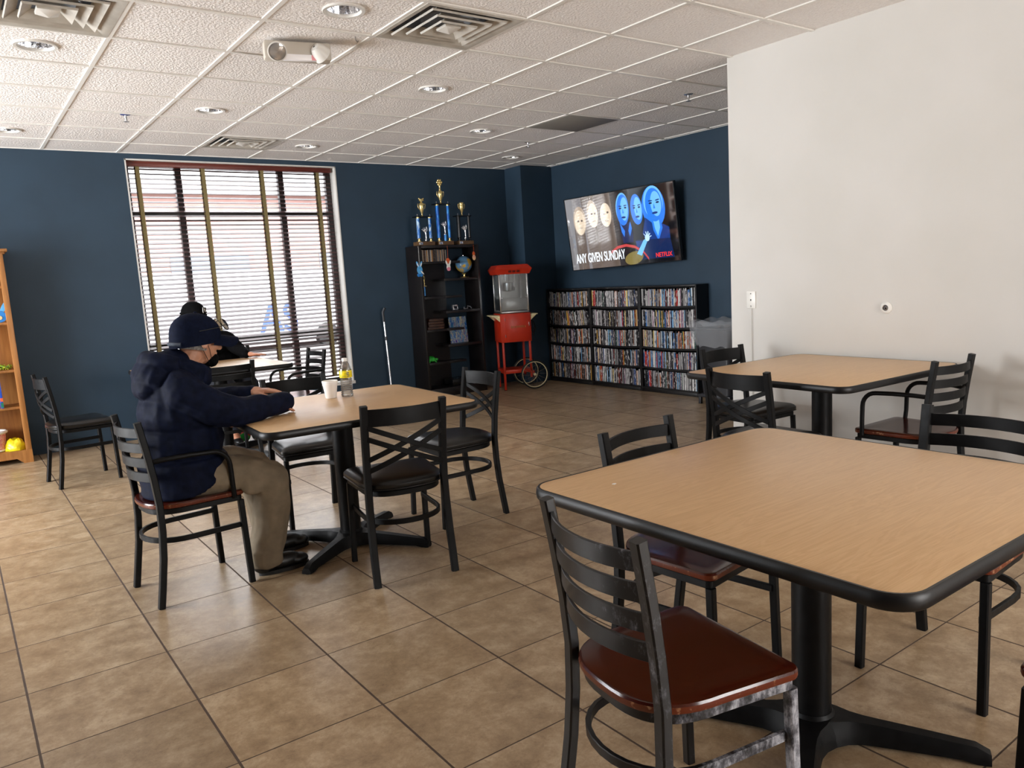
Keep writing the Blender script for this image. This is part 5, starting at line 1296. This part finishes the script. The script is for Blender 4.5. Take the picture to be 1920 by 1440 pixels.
# glasses resting on the cap
g = MB()
for s in (-1, 1):
    c0 = cc+Rc @ V((.128, s*.034, .050)); g.tube([c0+Rc @ V((-.014*math.sin(a)-.004, .030*math.cos(a), .025*math.sin(a))) for a in [2*pi*i/20 for i in range(20)]], .0018, 6, closed=True)
    g.tube([cc+Rc @ V((.124, s*.062, .054)), cc+Rc @ V((.07, s*.088, .032)), cc+Rc @ V((-.02, s*.095, .012))], .0018, 6)
g.tube([cc+Rc @ V((.126, -.006, .054)), cc+Rc @ V((.129, 0, .058)), cc+Rc @ V((.126, .006, .054))], .0016, 6)
gs = g.build('glasses', M['black_gloss'], p1, world=True)
g = MB()
for s in (-1, 1):
    c0 = cc+Rc @ V((.128, s*.034, .050)); g.loft([[c0+Rc @ V((-.014*math.sin(a)-.004+d, .029*math.cos(a), .024*math.sin(a))) for a in [2*pi*i/20 for i in range(20)]] for d in (0, .0012)])
sub(g, 'lens', thin_clear('spectacle_lens', (.75, .78, .85, 1), .35), gs)
# face mask pulled under the chin, ear loops
g = MB(); g.ell(hp(.066, 0, -.088), (.034, .046, .030), HR); g.ell(hp(.078, 0, -.074), (.024, .038, .022), HR)
remeshed(g, 'face_mask', M['black_cloth'], p1, .004, 3, (.002, (40, 40, 40), None))
g = MB()
for s in (-1, 1): g.tube([hp(.052, s*.046, -.078), hp(.030, s*.071, -.040), hp(.004, s*.082, .004), hp(-.016, s*.086, .022), hp(-.030, s*.086, .004), hp(-.016, s*.082, -.026), hp(.045, s*.046, -.100)], .0015, 6)
g.build('mask_loops', M['rubber'], p1, world=True)

# ---- man in the black beanie by the window ----------------------------------
p2 = thing('person', (2.08, 7.60, 0), 'person in black beanie and black sweater seated behind the window table', 'person')
hc2 = V((1.80, 7.42, 1.165)); HR2 = basis((.72, -.68, -.12))
g = MB(); hp2 = head_geo(g, hc2, HR2, 1.0)
g.chain([((1.90, 7.47, .98), .07), ((1.84, 7.44, 1.05), .058), ((1.81, 7.43, 1.10), .056)])
g.ell((2.08, 7.60, .55), (.16, .13, .12)); g.ell((2.01, 7.55, .74), (.16, .125, .18)); g.ell((1.93, 7.49, .90), (.17, .12, .10))
A1, A2, A3 = V((2.07, 7.44, .93)), V((2.135, 7.33, .835)), V((2.165, 7.20, .800))
B1, B2, B3 = V((1.76, 7.50, .92)), V((1.66, 7.38, .80)), V((1.72, 7.16, .80))
g.chain([(A1, .05), (A2, .040), (A3, .028)]); g.chain([(B1, .05), (B2, .040), (B3, .028)])
hand_geo(g, A3+V((.012, -.008, -.002)), basis((.86, -.50, -.05)), .12, .10, 1, .92); hand_geo(g, B3+V((.01, -.01, -.002)), basis((.5, -.86, -.05)), .10, .15, 1, .92)
for s in (-1, 1): g.chain([((2.08+s*.09, 7.58, .53), .08), ((2.06+s*.10, 7.20, .52), .056), ((2.06+s*.10, 7.16, .10), .042), ((2.06+s*.10, 7.06, .045), .03)])
remeshed(g, 'body', M['skin2'], p2, .006, 3)
for s in (-1, 1): MB().ell(hp2(.078, s*.030, .012), (.012, .012, .011), HR2, 14, 10).build('eye', M['eye'], p2, world=True)
g = MB(); g.ell((2.07, 7.59, .58), (.185, .15, .12)); g.ell((2.01, 7.55, .74), (.19, .15, .20)); g.ell((1.93, 7.49, .90), (.195, .14, .12)); g.chain([((1.79, 7.5, .94), .07), ((2.05, 7.455, .95), .07)])
g.chain([(A1, .075), (A2, .058), (A3+V((-.012, .012, .004)), .040)]); g.chain([(B1, .075), (B2, .058), (B3, .040)]); g.chain([((1.90, 7.47, .98), .085), ((1.86, 7.45, 1.04), .070)])
remeshed(g, 'sweater', M['black_cloth'], p2, .008, 4, (.006, (10, 10, 10), None))
g = MB(); g.ell((2.08, 7.58, .54), (.18, .15, .095))
for s in (-1, 1): g.chain([((2.08+s*.09, 7.56, .53), .10), ((2.06+s*.10, 7.20, .52), .078), ((2.06+s*.10, 7.165, .12), .066)])
remeshed(g, 'trousers', mat('dark_denim', srgb(30, 34, 44), .8), p2, .009, 3, (.005, (10, 10, 6), None))
for s in (-1, 1):
    g = MB(); c = V((2.06+s*.10, 7.16, 0)); g.ell(c+V((0, .02, .05)), (.042, .06, .05)); g.ell(c+V((0, -.09, .038)), (.045, .085, .036)); remeshed(g, 'shoe', M['black_shoe'], p2, .006, 3, None, lambda p: p.z < .004)
Rk = basis((.72, -.68, -.02)); kc = hc2+Rk @ V((-.010, 0, .040)); g = MB(); R_ = []
R_.append([kc+Rk @ V((.108*math.cos(a*2*pi/30), .086*math.sin(a*2*pi/30), -.030)) for a in range(30)])
for j in range(11):
    th = pi/2*j/10; q = max(.04, math.cos(th)**.85); R_.append([kc+Rk @ V((.110*q*math.cos(a*2*pi/30), .088*q*math.sin(a*2*pi/30), -.008+.108*math.sin(th))) for a in range(30)])
g.loft(R_); kb = g.build('beanie', M['black_cloth'], p2, world=True)
def sub2(g, nm, m):
    for v in g.bm.verts: v.co -= p2.location
    return g.build(nm, m, kb)
sub2(MB().tube([kc+Rk @ V((.111*math.cos(a*2*pi/30), .089*math.sin(a*2*pi/30), -.024)) for a in range(30)], .010, 8, closed=True).tube([kc+Rk @ V((.111*math.cos(a*2*pi/30), .089*math.sin(a*2*pi/30), -.002)) for a in range(30)], .010, 8, closed=True), 'cuff', M['black_cloth'])
pcn = kc+Rk @ V((.112, -.012, .020)); g = MB()
Rpt = Rk @ Matrix.Rotation(-.12, 3, 'Z')
for dy, dz, sy, sz in ((-.022, 0, .003, .048), (.022, 0, .003, .048), (0, .023, .047, .003), (0, -.023, .047, .003)): g.box(pcn+Rpt @ V((.004, dy, dz)), (.003, sy, sz), Rpt)
sub2(g, 'badge_border', M['white_plastic']); g = MB().box(pcn+Rpt @ V((.0035, 0, 0)), (.002, .042, .044), Rpt); sub2(g, 'badge', M['black_gloss'])
g = MB().chain([(pcn+Rpt @ V((.006, .004, -.014)), .003), (pcn+Rpt @ V((.006, -.002, .002)), .004), (pcn+Rpt @ V((.006, -.006, .012)), .003)]); sub2(g, 'badge_figure', M['white_plastic'])
MB().loft([[hc2+HR2 @ V((-.014+.100*math.cos(a), .080*math.sin(a), z)) for a in [pi*.45+pi*1.1*i/20 for i in range(21)]] for z in (-.05, .0, .04)], close=False, cap=False).build('hair', M['hair_grey'], p2, world=True)

# ------------------------------------------------------------------ daylight
wd = bpy.data.worlds.new('sky'); sc.world = wd; wd.use_nodes = True; nt = wd.node_tree; bg = nt.nodes['Background']
bg.inputs['Color'].default_value = (.95, .97, 1.0, 1); tc = nt.nodes.new('ShaderNodeTexCoord'); sp = nt.nodes.new('ShaderNodeSeparateXYZ'); mr = nt.nodes.new('ShaderNodeMapRange')
nt.links.new(tc.outputs['Generated'], sp.inputs[0]); nt.links.new(sp.outputs[2], mr.inputs[0]); mr.inputs['From Max'].default_value = .8
mr.inputs['To Min'].default_value = 1.25; mr.inputs['To Max'].default_value = 11.0; nt.links.new(mr.outputs[0], bg.inputs['Strength'])   # overcast sky, brighter overhead
sc.view_settings.view_transform = 'Standard'; sc.view_settings.look = 'None'; sc.view_settings.gamma = 1; sc.view_settings.use_curve_mapping = False
sc.view_settings.exposure = 0.75
sl_ = bpy.data.lights.new('sun', 'SUN'); sl_.energy = 6; sl_.angle = .01; sl_.color = (1, .95, .88)
so = bpy.data.objects.new('sun', sl_); COL.objects.link(so); so.rotation_euler = V((-.5, .1, -.85)).to_track_quat('-Z', 'Y').to_euler()
for (a, b), e_ in zip(LW, (350,)):
    l = bpy.data.lights.new('window_daylight', 'AREA'); l.shape = 'RECTANGLE'; l.size = 2.1; l.size_y = b-a; l.energy = e_; l.color = (.93, .97, 1)
    o = bpy.data.objects.new('window_daylight', l); COL.objects.link(o); o.location = (X0-.3, (a+b)/2, 1.4); o.rotation_euler = (0, -pi/2-.25, 0)
l = bpy.data.lights.new('window_daylight', 'AREA'); l.shape = 'RECTANGLE'; l.size = 2.6; l.size_y = 2.1; l.energy = 150; l.color = (1, .97, .93)
o = bpy.data.objects.new('window_daylight', l); COL.objects.link(o); o.location = (2.9, Y0-.3, 1.5); o.rotation_euler = (pi/2, 0, 0)
sc.cycles.max_bounces = 12; sc.cycles.diffuse_bounces = 6; sc.cycles.transparent_max_bounces = 16; sc.cycles.glossy_bounces = 4
